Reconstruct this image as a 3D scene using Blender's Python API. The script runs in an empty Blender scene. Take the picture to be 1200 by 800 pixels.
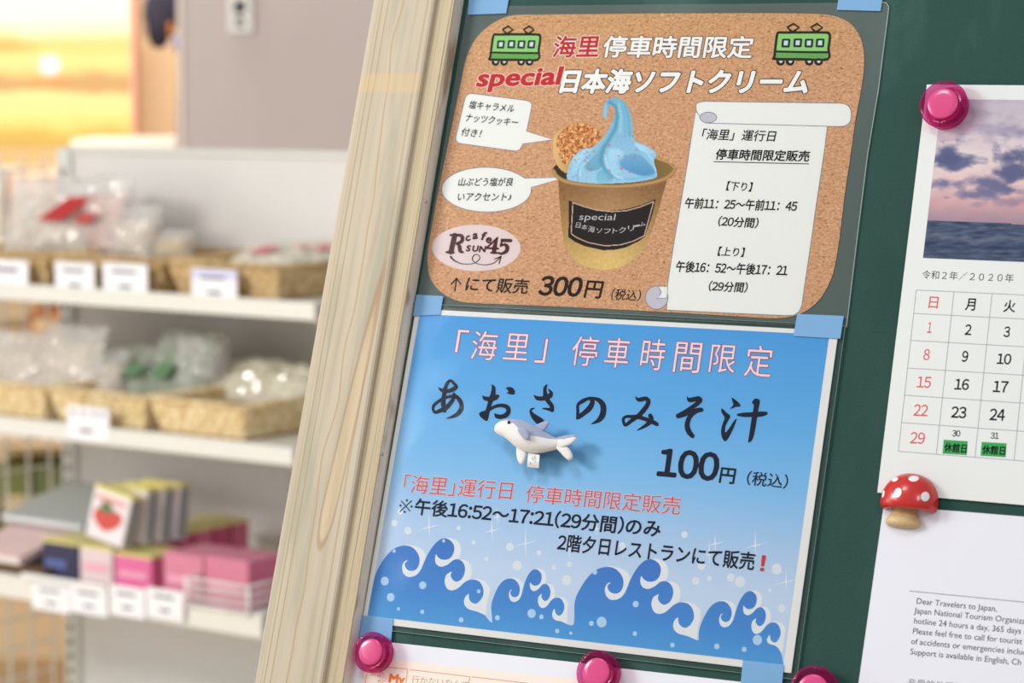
import bpy, bmesh, math, random
import numpy as np
from mathutils import Vector, Matrix, noise
from mathutils.geometry import tessellate_polygon
random.seed(7)
SC = bpy.context.scene
COL = SC.collection
PI = math.pi

# ------------------------------------------------------------------ camera, world, light, exposure
EYE = 1.45                       # camera height
PITCH = math.atan(0.1)           # looking slightly down
F = 3000.0                       # focal length in pixels of the 1200 px frame (90 mm on 36 mm)
cam_d = bpy.data.cameras.new('camera'); cam = bpy.data.objects.new('camera', cam_d); COL.objects.link(cam)
cam.location = (0, 0, EYE); cam.rotation_euler = (PI/2 - PITCH, 0, 0)
cam_d.lens = 90; cam_d.sensor_width = 36; cam_d.clip_start = 0.05; cam_d.clip_end = 60
cam_d.dof.use_dof = True; cam_d.dof.focus_distance = 1.61; cam_d.dof.aperture_fstop = 8.5
SC.camera = cam
SC.view_settings.view_transform = 'Standard'; SC.view_settings.look = 'None'
SC.view_settings.gamma = 1; SC.view_settings.use_curve_mapping = False
SC.view_settings.exposure = -0.42
world = bpy.data.worlds.new('shop_ambience'); SC.world = world; world.use_nodes = True
wb = world.node_tree.nodes['Background']; wb.inputs[0].default_value = (0.97, 0.98, 1.0, 1); wb.inputs[1].default_value = 0.64

def area(name, loc, target, sx, sy, power, col=(1, 1, 1)):
    l = bpy.data.lights.new(name, 'AREA'); l.shape = 'RECTANGLE'; l.size = sx; l.size_y = sy; l.energy = power; l.color = col
    o = bpy.data.objects.new(name, l); COL.objects.link(o); o.location = loc
    o.rotation_euler = (Vector(target) - Vector(loc)).to_track_quat('-Z', 'Y').to_euler()
    return o
area('ceiling_light', (-0.75, 0.9, 2.9), (-0.1, 1.7, 1.2), 0.4, 0.4, 11.5, (1, 0.98, 0.95))
area('ceiling_light', (0.75, -1.3, 2.9), (0, 1.7, 1.2), 0.5, 0.6, 18, (1, 0.99, 0.97))
area('ceiling_light', (-2.7, 1.3, 2.5), (-0.7, 4.2, 0.7), 1.2, 0.6, 90, (1, 0.97, 0.92))
area('ceiling_light', (-0.9, 5.6, 2.9), (-1.2, 7, 1.6), 1.2, 0.6, 70, (1, 0.93, 0.84))
area('unseen_side_light', (-3.0, 0.46, 2.65), (-1.0, 0.46, 2.65), 0.8, 1.2, 19, (0.93, 0.97, 1))  # unseen bright source at left, placed to give the laminate its sheen

area('unseen_side_light', (-3.3, 2.1, 1.2), (-0.6, 3.6, 0.9), 1.6, 1.5, 28, (1, 0.99, 0.97))  # low fill light added to brighten the shelves under their boards

# ------------------------------------------------------------------ pixel rays -> points in the place
CP, SP = math.cos(PITCH), math.sin(PITCH)
CAM = Vector((0, 0, EYE))
def cam2world(v): return Vector((v[0], -v[2]*CP + v[1]*SP, v[1]*CP + v[2]*SP))
def ray(px, py):
    a = (px-600)/F; b = (400-py)/F
    return Vector((a, CP + b*SP, -SP + b*CP))
# the board: origin at the top left corner of the blue poster, U along it, V up it, N towards the viewer
BO = CAM + cam2world((-0.06326048, 0.02142982, -1.70006852))
BU = cam2world((0.88547331, -0.05175888, 0.46179869)).normalized()
BV = cam2world((0.15891961, 0.96758568, -0.19627151)).normalized()
BN = BU.cross(BV).normalized()
BM = Matrix(((BU.x, BV.x, BN.x, BO.x), (BU.y, BV.y, BN.y, BO.y), (BU.z, BV.z, BN.z, BO.z), (0, 0, 0, 1)))
def B(px, py, w=0.0):
    r = ray(px, py); t = (w - (CAM-BO).dot(BN)) / r.dot(BN)
    X = CAM + r*t - BO
    return Vector((X.dot(BU), X.dot(BV), w))
def to_px(p):
    X = BO+BU*p.x+BV*p.y-CAM; fw = X.y*CP-X.z*SP; up = X.y*SP+X.z*CP; return 600+F*X.x/fw, 400-F*up/fw
# the gondola: origin at foot of its left post, x along it, y into it (away from viewer)
SA = math.radians(35.5)
SU = Vector((math.cos(SA), -math.sin(SA), 0)); SN = Vector((-math.sin(SA), -math.cos(SA), 0)); SO = Vector((-0.74, 4.3, 0))
SM = Matrix.Translation(SO) @ Matrix.Rotation(-SA, 4, 'Z')
def S(px, py, d):
    r = ray(px, py); t = (d - (CAM-SO).dot(SN)) / r.dot(SN)
    X = CAM + r*t - SO
    return X.dot(SU), X.z
def at_y(px, py, y):
    r = ray(px, py); return CAM + r*(y/r.y)

# ------------------------------------------------------------------ materials
def lin(c):
    return tuple(((x/255)/12.92 if x/255 <= 0.04045 else ((x/255+0.055)/1.055)**2.4) for x in c)
MATS = {}
def mat(name, rgb, rough=0.6, spec=0.5, bump=0, bscale=200, metal=0, alpha=1, sheen=0, coat=0, noise_amt=0, nscale=50):
    if name in MATS: return MATS[name]
    m = bpy.data.materials.new(name); m.use_nodes = True; nt = m.node_tree; b = nt.nodes['Principled BSDF']
    c = lin(rgb)
    b.inputs['Base Color'].default_value = (*c, 1); b.inputs['Roughness'].default_value = rough
    b.inputs['Specular IOR Level'].default_value = spec; b.inputs['Metallic'].default_value = metal
    b.inputs['Alpha'].default_value = alpha; b.inputs['Sheen Weight'].default_value = sheen; b.inputs['Coat Weight'].default_value = coat
    if noise_amt or bump:
        tc = nt.nodes.new('ShaderNodeTexCoord'); n = nt.nodes.new('ShaderNodeTexNoise'); n.inputs['Detail'].default_value = 4
        nt.links.new(tc.outputs['Object'], n.inputs['Vector'])
        n.inputs['Scale'].default_value = nscale if noise_amt else bscale
        if noise_amt:
            r = nt.nodes.new('ShaderNodeValToRGB'); nt.links.new(n.outputs['Fac'], r.inputs[0])
            k = noise_amt
            r.color_ramp.elements[0].position = 0.3; r.color_ramp.elements[0].color = (*[x*(1-k) for x in c], 1)
            r.color_ramp.elements[1].position = 0.7; r.color_ramp.elements[1].color = (*[min(1, x*(1+k)) for x in c], 1)
            nt.links.new(r.outputs[0], b.inputs['Base Color'])
        if bump:
            n2 = nt.nodes.new('ShaderNodeTexNoise'); n2.inputs['Scale'].default_value = bscale; nt.links.new(tc.outputs['Object'], n2.inputs['Vector'])
            bp = nt.nodes.new('ShaderNodeBump'); bp.inputs['Strength'].default_value = bump; bp.inputs['Distance'].default_value = 0.001
            nt.links.new(n2.outputs['Fac'], bp.inputs['Height']); nt.links.new(bp.outputs[0], b.inputs['Normal'])
    MATS[name] = m; return m
def nodes(name):
    m = bpy.data.materials.new(name); m.use_nodes = True
    return m, m.node_tree, m.node_tree.nodes['Principled BSDF'], m.node_tree.links
def ramp(nt, stops, interp='LINEAR'):
    r = nt.nodes.new('ShaderNodeValToRGB'); cr = r.color_ramp; cr.interpolation = interp
    while len(cr.elements) < len(stops): cr.elements.new(0.5)
    for e, (p, c) in zip(cr.elements, stops): e.position = p; e.color = (*c, 1)
    return r
def gradient_v(name, v0, v1, stops, rough=0.55):
    """ink whose colour runs up the sheet; v0..v1 are object y"""
    m, nt, b, L = nodes(name)
    tc = nt.nodes.new('ShaderNodeTexCoord'); sx = nt.nodes.new('ShaderNodeSeparateXYZ'); L.new(tc.outputs['Object'], sx.inputs[0])
    mr = nt.nodes.new('ShaderNodeMapRange'); mr.inputs[1].default_value = v0; mr.inputs[2].default_value = v1
    L.new(sx.outputs['Y'], mr.inputs[0]); r = ramp(nt, [(p, lin(c)) for p, c in stops]); L.new(mr.outputs[0], r.inputs[0])
    L.new(r.outputs[0], b.inputs['Base Color']); b.inputs['Roughness'].default_value = rough; b.inputs['Specular IOR Level'].default_value = 0.2
    return m
def film_mat(name, haze, rough):
    m = bpy.data.materials.new(name); m.use_nodes = True; nt = m.node_tree; L = nt.links
    nt.nodes.remove(nt.nodes['Principled BSDF']); out = nt.nodes['Material Output']
    t = nt.nodes.new('ShaderNodeBsdfTransparent'); d = nt.nodes.new('ShaderNodeBsdfDiffuse'); d.inputs[0].default_value = (0.8, 0.8, 0.78, 1)
    g = nt.nodes.new('ShaderNodeBsdfGlossy'); g.inputs['Roughness'].default_value = rough
    tc = nt.nodes.new('ShaderNodeTexCoord'); n = nt.nodes.new('ShaderNodeTexNoise'); n.inputs['Scale'].default_value = 18; n.inputs['Detail'].default_value = 1
    L.new(tc.outputs['Object'], n.inputs['Vector']); bp = nt.nodes.new('ShaderNodeBump'); bp.inputs['Strength'].default_value = 0.35; bp.inputs['Distance'].default_value = 0.004
    L.new(n.outputs['Fac'], bp.inputs['Height']); L.new(bp.outputs[0], g.inputs['Normal'])
    m1 = nt.nodes.new('ShaderNodeMixShader'); m1.inputs[0].default_value = haze; L.new(t.outputs[0], m1.inputs[1]); L.new(d.outputs[0], m1.inputs[2])
    fr = nt.nodes.new('ShaderNodeFresnel'); fr.inputs['IOR'].default_value = 1.22
    m2 = nt.nodes.new('ShaderNodeMixShader'); L.new(fr.outputs[0], m2.inputs[0]); L.new(m1.outputs[0], m2.inputs[1]); L.new(g.outputs[0], m2.inputs[2])
    L.new(m2.outputs[0], out.inputs[0]); return m
def vcol_mat(name, rough=0.55, emit=0):
    m, nt, b, L = nodes(name)
    a = nt.nodes.new('ShaderNodeVertexColor'); a.layer_name = 'ink'; L.new(a.outputs[0], b.inputs['Base Color'])
    b.inputs['Roughness'].default_value = rough; b.inputs['Specular IOR Level'].default_value = 0.06
    if emit:
        L.remove(b.inputs['Base Color'].links[0]); b.inputs['Base Color'].default_value = (0, 0, 0, 1)
        L.new(a.outputs[0], b.inputs['Emission Color']); b.inputs['Emission Strength'].default_value = emit
    return m
def ink(name, rgb): return mat('ink_'+name, rgb, 0.6, 0.05)

INK_BLACK = ink('black', (22, 22, 28)); INK_RED = ink('red', (206, 62, 62)); INK_WHITE = ink('white', (238, 238, 236))
INK_BROWN = ink('brown', (84, 50, 48)); INK_GREY = ink('grey', (120, 120, 130)); INK_NAVY = ink('navy', (12, 22, 48))
PAPER = mat('paper_white', (232, 232, 230), 0.7, 0.2); PAPER_COOL = mat('paper_cool_white', (226, 228, 238), 0.75, 0.2)

# ------------------------------------------------------------------ mesh building
def link(name, verts, faces, m=None, parent=None, matrix=None, smooth=False, label=None):
    me = bpy.data.meshes.new(name); me.from_pydata([tuple(v) for v in verts], [], faces)
    if m: me.materials.append(m)
    if smooth: me.polygons.foreach_set('use_smooth', [True]*len(me.polygons))
    me.update(); o = bpy.data.objects.new(name, me); COL.objects.link(o)
    if parent: o.parent = parent
    if matrix is not None: o.matrix_world = matrix
    if label: o['label'] = label
    return o
def tag(o, label, cat, group=None):
    o['label'] = label; o['category'] = cat
    if group: o['group'] = group
    return o
def empty(name, matrix, label, cat, group=None):
    o = bpy.data.objects.new(name, None); COL.objects.link(o); o.matrix_world = matrix; o.empty_display_size = 0.02
    return tag(o, label, cat, group)
def bthing(name, origin, label, cat, group=None):
    """a thing lying on the board; children are meshed relative to origin (board coordinates)"""
    e = empty(name, BM @ Matrix.Translation(origin), label, cat, group); e['_o'] = tuple(origin); return e
def org(p): return Vector(p['_o']) if p is not None and '_o' in p.keys() else Vector((0, 0, 0))
class MB:
    def __init__(s): s.v = []; s.f = []
    def add(s, verts, faces):
        k = len(s.v); s.v += [Vector(v) for v in verts]; s.f += [tuple(i+k for i in f) for f in faces]; return s
    def box(s, x0, x1, y0, y1, z0, z1):
        return s.add([(x, y, z) for z in (z0, z1) for y in (y0, y1) for x in (x0, x1)],
                     [(0, 2, 3, 1), (4, 5, 7, 6), (0, 1, 5, 4), (2, 6, 7, 3), (0, 4, 6, 2), (1, 3, 7, 5)])
    def tube(s, pts, r, n=8, cap=True):
        pts = [Vector(p) for p in pts]; rings = []
        for i, p in enumerate(pts):
            d = (pts[min(i+1, len(pts)-1)] - pts[max(i-1, 0)]).normalized()
            a = d.orthogonal().normalized() if i == 0 else (a - d*a.dot(d)).normalized()
            b = d.cross(a); rr = r[i] if isinstance(r, (list, tuple)) else r
            rings.append([p + a*rr*math.cos(2*PI*k/n) + b*rr*math.sin(2*PI*k/n) for k in range(n)])
        f = [(i*n+k, i*n+(k+1) % n, (i+1)*n+(k+1) % n, (i+1)*n+k) for i in range(len(pts)-1) for k in range(n)]
        if cap: f += [tuple(range(n))[::-1], tuple((len(pts)-1)*n+k for k in range(n))]
        return s.add([v for q in rings for v in q], f)
    def prism(s, pts, w0, w1):
        """polygon (2D points) extruded from w0 to w1"""
        n = len(pts); p0 = [Vector((p[0], p[1], w0)) for p in pts]; p1 = [Vector((p[0], p[1], w1)) for p in pts]
        tri = tessellate_polygon([p1])
        area2 = sum(p1[i].x*p1[(i+1) % n].y - p1[(i+1) % n].x*p1[i].y for i in range(n))
        def up(t):
            a, b, c = (p1[i] for i in t); return t if (b-a).cross(c-a).z > 0 else t[::-1]
        top = [tuple(i+n for i in up(t)) for t in tri]; bot = [tuple(reversed(up(t))) for t in tri]
        sides = [(i, (i+1) % n, (i+1) % n+n, i+n) if area2 > 0 else ((i+1) % n, i, i+n, (i+1) % n+n) for i in range(n)]
        return s.add(p0+p1, top+bot+sides)
    def flat(s, pts, w):
        p1 = [Vector((p[0], p[1], w)) for p in pts]
        t3 = []
        for t in tessellate_polygon([p1]):
            a, b, c = (p1[i] for i in t); t3.append(t if (b-a).cross(c-a).z > 0 else t[::-1])
        return s.add(p1, t3)
    def build(s, name, m, parent=None, matrix=None, smooth=False, label=None, bevel=0, sub=0, off=None):
        o_ = off if off is not None else (org(parent) if parent is not None else Vector((0, 0, 0)))
        o = link(name, [v-o_ for v in s.v], s.f, m, parent, matrix, smooth, label)
        if bevel:
            b = o.modifiers.new('bevel', 'BEVEL'); b.width = bevel; b.segments = 2; b.limit_method = 'ANGLE'
        if sub:
            b = o.modifiers.new('subd', 'SUBSURF'); b.levels = sub; b.render_levels = sub
        return o
def catmull(pts, n=6, closed=False):
    P = [np.array(p, float) for p in pts]; out = []; N = len(P)
    rng = range(N) if closed else range(N-1)
    for i in rng:
        p0, p1, p2, p3 = (P[(i+k-1) % N] if closed else P[min(max(i+k-1, 0), N-1)] for k in range(4))
        for j in range(n):
            t = j/n
            out.append(0.5*((2*p1)+(-p0+p2)*t+(2*p0-5*p1+4*p2-p3)*t*t+(-p0+3*p1-3*p2+p3)*t**3))
    if not closed: out.append(P[-1])
    return out
def bpts(pts): return [B(p[0], p[1]) for p in pts]
def stroke(mb, pts, w, width=None, smooth=5, shift=Vector((0, 0, 0)), closed=False):
    """brush stroke in photo pixels, widths in pixels, laid flat on the board at height w"""
    q = [(p[0], p[1], p[2] if len(p) > 2 else width) for p in pts]
    q = catmull(q, smooth, closed) if smooth > 1 else [np.array(p, float) for p in q]
    if closed: q = q + [q[0]]
    n = len(q); L_ = []; R_ = []
    for i in range(n):
        if closed: a, b = q[(i-1) % (n-1)], q[(i+1) % (n-1)]
        else: a, b = q[max(i-1, 0)], q[min(i+1, n-1)]
        t = (b-a)[:2]; t = t/(np.linalg.norm(t)+1e-9); nn = np.array([-t[1], t[0]])*max(q[i][2], .1)/2
        L_.append(B(*(q[i][:2]+nn))+shift); R_.append(B(*(q[i][:2]-nn))+shift)
    vs = [Vector((p.x, p.y, w)) for pr in zip(L_, R_) for p in pr]
    mb.add(vs, [(2*i, 2*i+1, 2*i+3, 2*i+2) for i in range(n-1)])
    if not closed:
        for e in (0, n-1):
            c = q[e]; r = c[2]/2
            if r > 0.3: mb.flat([B(c[0]+r*math.cos(k*PI/6), c[1]+r*math.sin(k*PI/6))+shift for k in range(12)], w-.000003)
    return mb
def ell(cx, cy, rx, ry, rot=0, n=40):
    c, s = math.cos(rot), math.sin(rot)
    return [(cx+rx*math.cos(2*PI*k/n)*c-ry*math.sin(2*PI*k/n)*s, cy+rx*math.cos(2*PI*k/n)*s+ry*math.sin(2*PI*k/n)*c) for k in range(n)]
_tc = {}
def _raw(s):
    if s in _tc: return _tc[s]
    c = bpy.data.curves.new('t', 'FONT'); c.body = s; c.size = 1; c.resolution_u = 3
    o = bpy.data.objects.new('t', c); COL.objects.link(o)
    dg = bpy.context.evaluated_depsgraph_get(); me = bpy.data.meshes.new_from_object(o.evaluated_get(dg))
    v = np.array([tuple(x.co)[:2] for x in me.vertices]) if len(me.vertices) else np.zeros((1, 2))
    f = [tuple(p.vertices) for p in me.polygons]
    bpy.data.objects.remove(o); bpy.data.curves.remove(c); bpy.data.meshes.remove(me)
    _tc[s] = (v, f); return v, f
EM = _raw('日日')[0][:, 0].max()-_raw('日')[0][:, 0].max()      # advance of one full-width character
def glyphs(s, bold=0.0):
    """outline of a string in Blender's own CJK face as (verts with a small lift, faces), full-width advance EM"""
    k = (s, bold)
    if k in _tc: return _tc[k]
    V_ = []; F_ = []; x = 0.0; n = 0
    if s.isascii() and any(c.isalpha() for c in s) and not bold:
        v, f = _raw(s); _tc[k] = (np.concatenate([v, np.zeros((len(v), 1))], 1), f); return _tc[k]
    if s.isascii() and any(c.isalpha() for c in s): v, F_ = _raw(s); V_ = [v]; s = ''
    for ch in s:
        if ch in ' ': x += .27*EM; continue
        if ch == '\u3000': x += EM; continue
        asc = '!' <= ch <= '~'; v, f = _raw(chr(ord(ch)+0xFEE0) if asc else ch); lo, hi = v[:, 0].min(), v[:, 0].max()
        if asc:
            if ch.isdigit(): adv = (.60 if bold >= .03 else .565)*EM; off = x+(adv-(hi-lo))/2-lo
            else: adv = hi-lo+.12*EM; off = x+.06*EM-lo
        elif ch in '｢｣': adv = .5*EM; off = x
        else: adv = EM; off = x
        V_.append(v+np.array([off, 0])); F_ += [tuple(q+n for q in t) for t in f]; n += len(v); x += adv
    v = np.concatenate(V_); v = np.concatenate([v, np.zeros((len(v), 1))], 1)
    if bold:      # heavier weight: the same outline smeared around a small circle, each copy lifted a hair
        nd = 6 if bold < .012 else 8 if bold < .03 else 12; VV = [v]; FF = list(F_)
        for i in range(nd):
            FF += [tuple(q+len(v)*(i+1) for q in t) for t in F_]; VV.append(v+np.array([bold*math.cos(2*PI*i/nd), bold*math.sin(2*PI*i/nd), -LIFT*(i+1)]))
        v = np.concatenate(VV); F_ = FF
    _tc[k] = (v, F_); return _tc[k]
LIFT = 2.5e-6
def text(mb, s, x0, y0, x1, y1, h, w, bold=0.0, slant=0.0, grow=0.0):
    """string whose inked box has bottom corners (x0,y0),(x1,y1) and height h in photo pixels; grow = outline width"""
    v0, f0 = glyphs(s, bold); lo = v0.min(0)[:2]; hi = v0.max(0)[:2]
    v, f = glyphs(s, bold+grow) if grow else (v0, f0)
    P0, P1 = B(x0, y0), B(x1, y1); xa = P1-P0
    mx, my = (x0+x1)/2, (y0+y1)/2
    hh = (B(mx, my-h)-B(mx, my)).length
    ya = Vector((-xa.y, xa.x, 0)).normalized()*hh + xa.normalized()*hh*slant
    q = (v[:, :2]-lo)/(hi-lo)
    mb.add([P0+xa*float(a)+ya*float(b)+Vector((0, 0, w+float(c))) for (a, b), c in zip(q, v[:, 2])], [t for t in f]); return mb
def text_size(mb, s, x, y, slope, em, w, bold=0.0):
    """string of em size (metres) starting at baseline pixel (x,y)"""
    v, f = glyphs(s, bold); P0 = B(x, y); xa = (B(x+50, y+50*slope)-P0).normalized(); ya = Vector((-xa.y, xa.x, 0))
    mb.add([P0+xa*float(a)*em+ya*float(b)*em+Vector((0, 0, w+float(c))) for a, b, c in v], f); return mb
def glyph(mb, ch, x0, x1, yt, yb, w, slope=0.06, lean=0.155, bold=0.0, grow=0.0):
    dx, dy = x1-x0, yb-yt
    h = (dy-slope*dx)/(1-slope*lean); W = dx-lean*h
    return text(mb, ch, x0, yb-slope*W, x0+W, yb, h, w, bold, 0, grow)
def lathe(prof, n=32, axis='z'):
    """prof = [(r, z)] -> verts, faces about z"""
    v = []; f = []
    for r, z in prof: v += [(r*math.cos(2*PI*k/n), r*math.sin(2*PI*k/n), z) for k in range(n)]
    for i in range(len(prof)-1):
        for k in range(n): f.append((i*n+k, i*n+(k+1) % n, (i+1)*n+(k+1) % n, (i+1)*n+k))
    f.append(tuple(range(n))[::-1]); f.append(tuple((len(prof)-1)*n+k for k in range(n)))
    return v, f
def inpoly(X, Y, poly):
    r = np.zeros(X.shape, bool); n = len(poly)
    for i in range(n):
        x0, y0 = poly[i][:2]; x1, y1 = poly[(i+1) % n][:2]
        if y0 == y1: continue
        c = ((y0 > Y) != (y1 > Y)) & (X < (x1-x0)*(Y-y0)/(y1-y0)+x0); r ^= c
    return r
def dist_line(X, Y, pts):
    d = np.full(X.shape, 1e9)
    for (x0, y0), (x1, y1) in zip(pts[:-1], pts[1:]):
        dx, dy = x1-x0, y1-y0; t = np.clip(((X-x0)*dx+(Y-y0)*dy)/(dx*dx+dy*dy+1e-9), 0, 1)
        d = np.minimum(d, np.hypot(X-x0-t*dx, Y-y0-t*dy))
    return d
def fbm(X, Y, sc, oct=4, seed=0):
    out = np.zeros(X.shape); flat = out.ravel(); xs, ys = X.ravel()*sc, Y.ravel()*sc
    for i in range(flat.size): flat[i] = noise.fractal(Vector((xs[i], ys[i], seed)), 1.0, 2.0, oct)
    return flat.reshape(X.shape)
def raster(name, P, mask, rgb, m, parent, matrix=None):
    """a fine grid of coloured cells = one printed picture; P (ny,nx,3) points, rgb 0..255"""
    ny, nx = mask.shape[0], mask.shape[1]
    cell = mask[:-1, :-1] & mask[1:, :-1] & mask[:-1, 1:] & mask[1:, 1:]
    idx = np.arange(ny*nx).reshape(ny, nx); J, I = np.nonzero(cell)
    q = np.stack([idx[J, I], idx[J+1, I], idx[J+1, I+1], idx[J, I+1]], 1)
    used = np.unique(q); remap = -np.ones(ny*nx, int); remap[used] = np.arange(used.size); q = remap[q]
    V = P.reshape(-1, 3)[used]
    me = bpy.data.meshes.new(name); me.from_pydata(V.tolist(), [], q.tolist()); me.materials.append(m)
    c = np.clip(rgb.reshape(-1, 3)[used]/255, 0, 1); c = np.where(c <= .04045, c/12.92, ((c+.055)/1.055)**2.4)
    at = me.color_attributes.new('ink', 'FLOAT_COLOR', 'POINT')
    at.data.foreach_set('color', np.concatenate([c, np.ones((c.shape[0], 1))], 1).astype(np.float32).ravel())
    o = bpy.data.objects.new(name, me); COL.objects.link(o)
    if parent is not None: o.parent = parent
    if matrix is not None: o.matrix_world = matrix
    return o
def bgrid(x0, x1, y0, y1, step, w, origin):
    """photo-pixel grid on the board -> X, Y, P"""
    xs = np.arange(x0, x1+step, step); ys = np.arange(y0, y1+step, step); X, Y = np.meshgrid(xs, ys)
    a = (X-600)/F; b = (400-Y)/F; R = np.stack([a, CP+b*SP, -SP+b*CP], -1)
    N = np.array(BN); t = (-(CAM-BO).dot(BN))/(R@N); W = np.array(CAM-BO)+R*t[..., None]
    P = np.stack([W@np.array(BU)-origin[0], W@np.array(BV)-origin[1], np.full(X.shape, w-origin[2])], -1)
    return X, Y, P
MM = 0.001

# ================================================================== SETTING
def struct(o): o['kind'] = 'structure'; return o
def wood_mat(name, base, dark, axis=1, scale=60, stretch=18, feat=None, stain=None):
    m, nt, b, L = nodes(name)
    tc = nt.nodes.new('ShaderNodeTexCoord'); mp = nt.nodes.new('ShaderNodeMapping'); s = [1.0]*3; s[axis] = 1/stretch; mp.inputs['Scale'].default_value = s
    L.new(tc.outputs['Object'], mp.inputs[0])
    n = nt.nodes.new('ShaderNodeTexNoise'); n.inputs['Scale'].default_value = scale; n.inputs['Detail'].default_value = 6; n.inputs['Roughness'].default_value = .65
    L.new(mp.outputs[0], n.inputs['Vector'])
    r = ramp(nt, [(0.30, lin(dark)), (0.46, lin(base)), (0.60, lin(tuple(min(255, x+6) for x in base))), (0.75, lin(tuple((x+y)/2 for x, y in zip(base, dark))))])
    L.new(n.outputs['Fac'], r.inputs[0]); last = r.outputs[0]
    b.inputs['Roughness'].default_value = 0.6; b.inputs['Specular IOR Level'].default_value = 0.3
    if feat: last = feat(nt, L, tc, last)
    L.new(last, b.inputs['Base Color']); MATS[name] = m; return m
floor_m = wood_mat('floor_boards', (214, 188, 150), (186, 156, 118), 1, 12, 10)
struct(MB().box(-5, 4, -2.5, 9, -0.05, 0).build('floor', floor_m))
wall_m = mat('wall_plaster_peach', (240, 214, 178), 0.85, 0.2, noise_amt=.05, nscale=2)
struct(MB().box(-5, 4, 9.0, 9.1, 0, 3.2).build('wall_back', wall_m))

# ================================================================== CHALKBOARD EASEL
def board_mat():
    m, nt, b, L = nodes('chalkboard_green')
    tc = nt.nodes.new('ShaderNodeTexCoord')
    n = nt.nodes.new('ShaderNodeTexNoise'); n.inputs['Scale'].default_value = 9; n.inputs['Detail'].default_value = 7; n.inputs['Roughness'].default_value = .6
    mp = nt.nodes.new('ShaderNodeMapping'); mp.inputs['Rotation'].default_value = (0, 0, .6); mp.inputs['Scale'].default_value = (1, .35, 1)
    L.new(tc.outputs['Object'], mp.inputs[0]); L.new(mp.outputs[0], n.inputs['Vector'])
    r = ramp(nt, [(0.35, lin((28, 64, 58))), (0.55, lin((34, 72, 65))), (0.72, lin((62, 94, 88)))])
    L.new(n.outputs['Fac'], r.inputs[0])
    n3 = nt.nodes.new('ShaderNodeTexNoise'); n3.inputs['Scale'].default_value = 900; L.new(tc.outputs['Object'], n3.inputs['Vector'])
    mx = nt.nodes.new('ShaderNodeMixRGB'); mx.blend_type = 'SOFT_LIGHT'; mx.inputs[0].default_value = .25; L.new(r.outputs[0], mx.inputs[1]); L.new(n3.outputs['Fac'], mx.inputs[2])
    L.new(mx.outputs[0], b.inputs['Base Color']); b.inputs['Roughness'].default_value = 0.7; b.inputs['Specular IOR Level'].default_value = 0.25
    bp = nt.nodes.new('ShaderNodeBump'); bp.inputs['Strength'].default_value = .15; bp.inputs['Distance'].default_value = .0005
    L.new(n3.outputs['Fac'], bp.inputs['Height']); L.new(bp.outputs[0], b.inputs['Normal'])
    return m
easel_foot = B(420, 740); U1, V0, V1 = 0.62, -0.62, 0.34
easel = bthing('chalkboard_easel', Vector((0.25, V0, 0)), 'green chalkboard in a pale timber frame, leaning back on easel legs', 'chalkboard')
def bu_at(px0, slope, y, w): return B(px0+slope*y, y, w)
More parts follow.
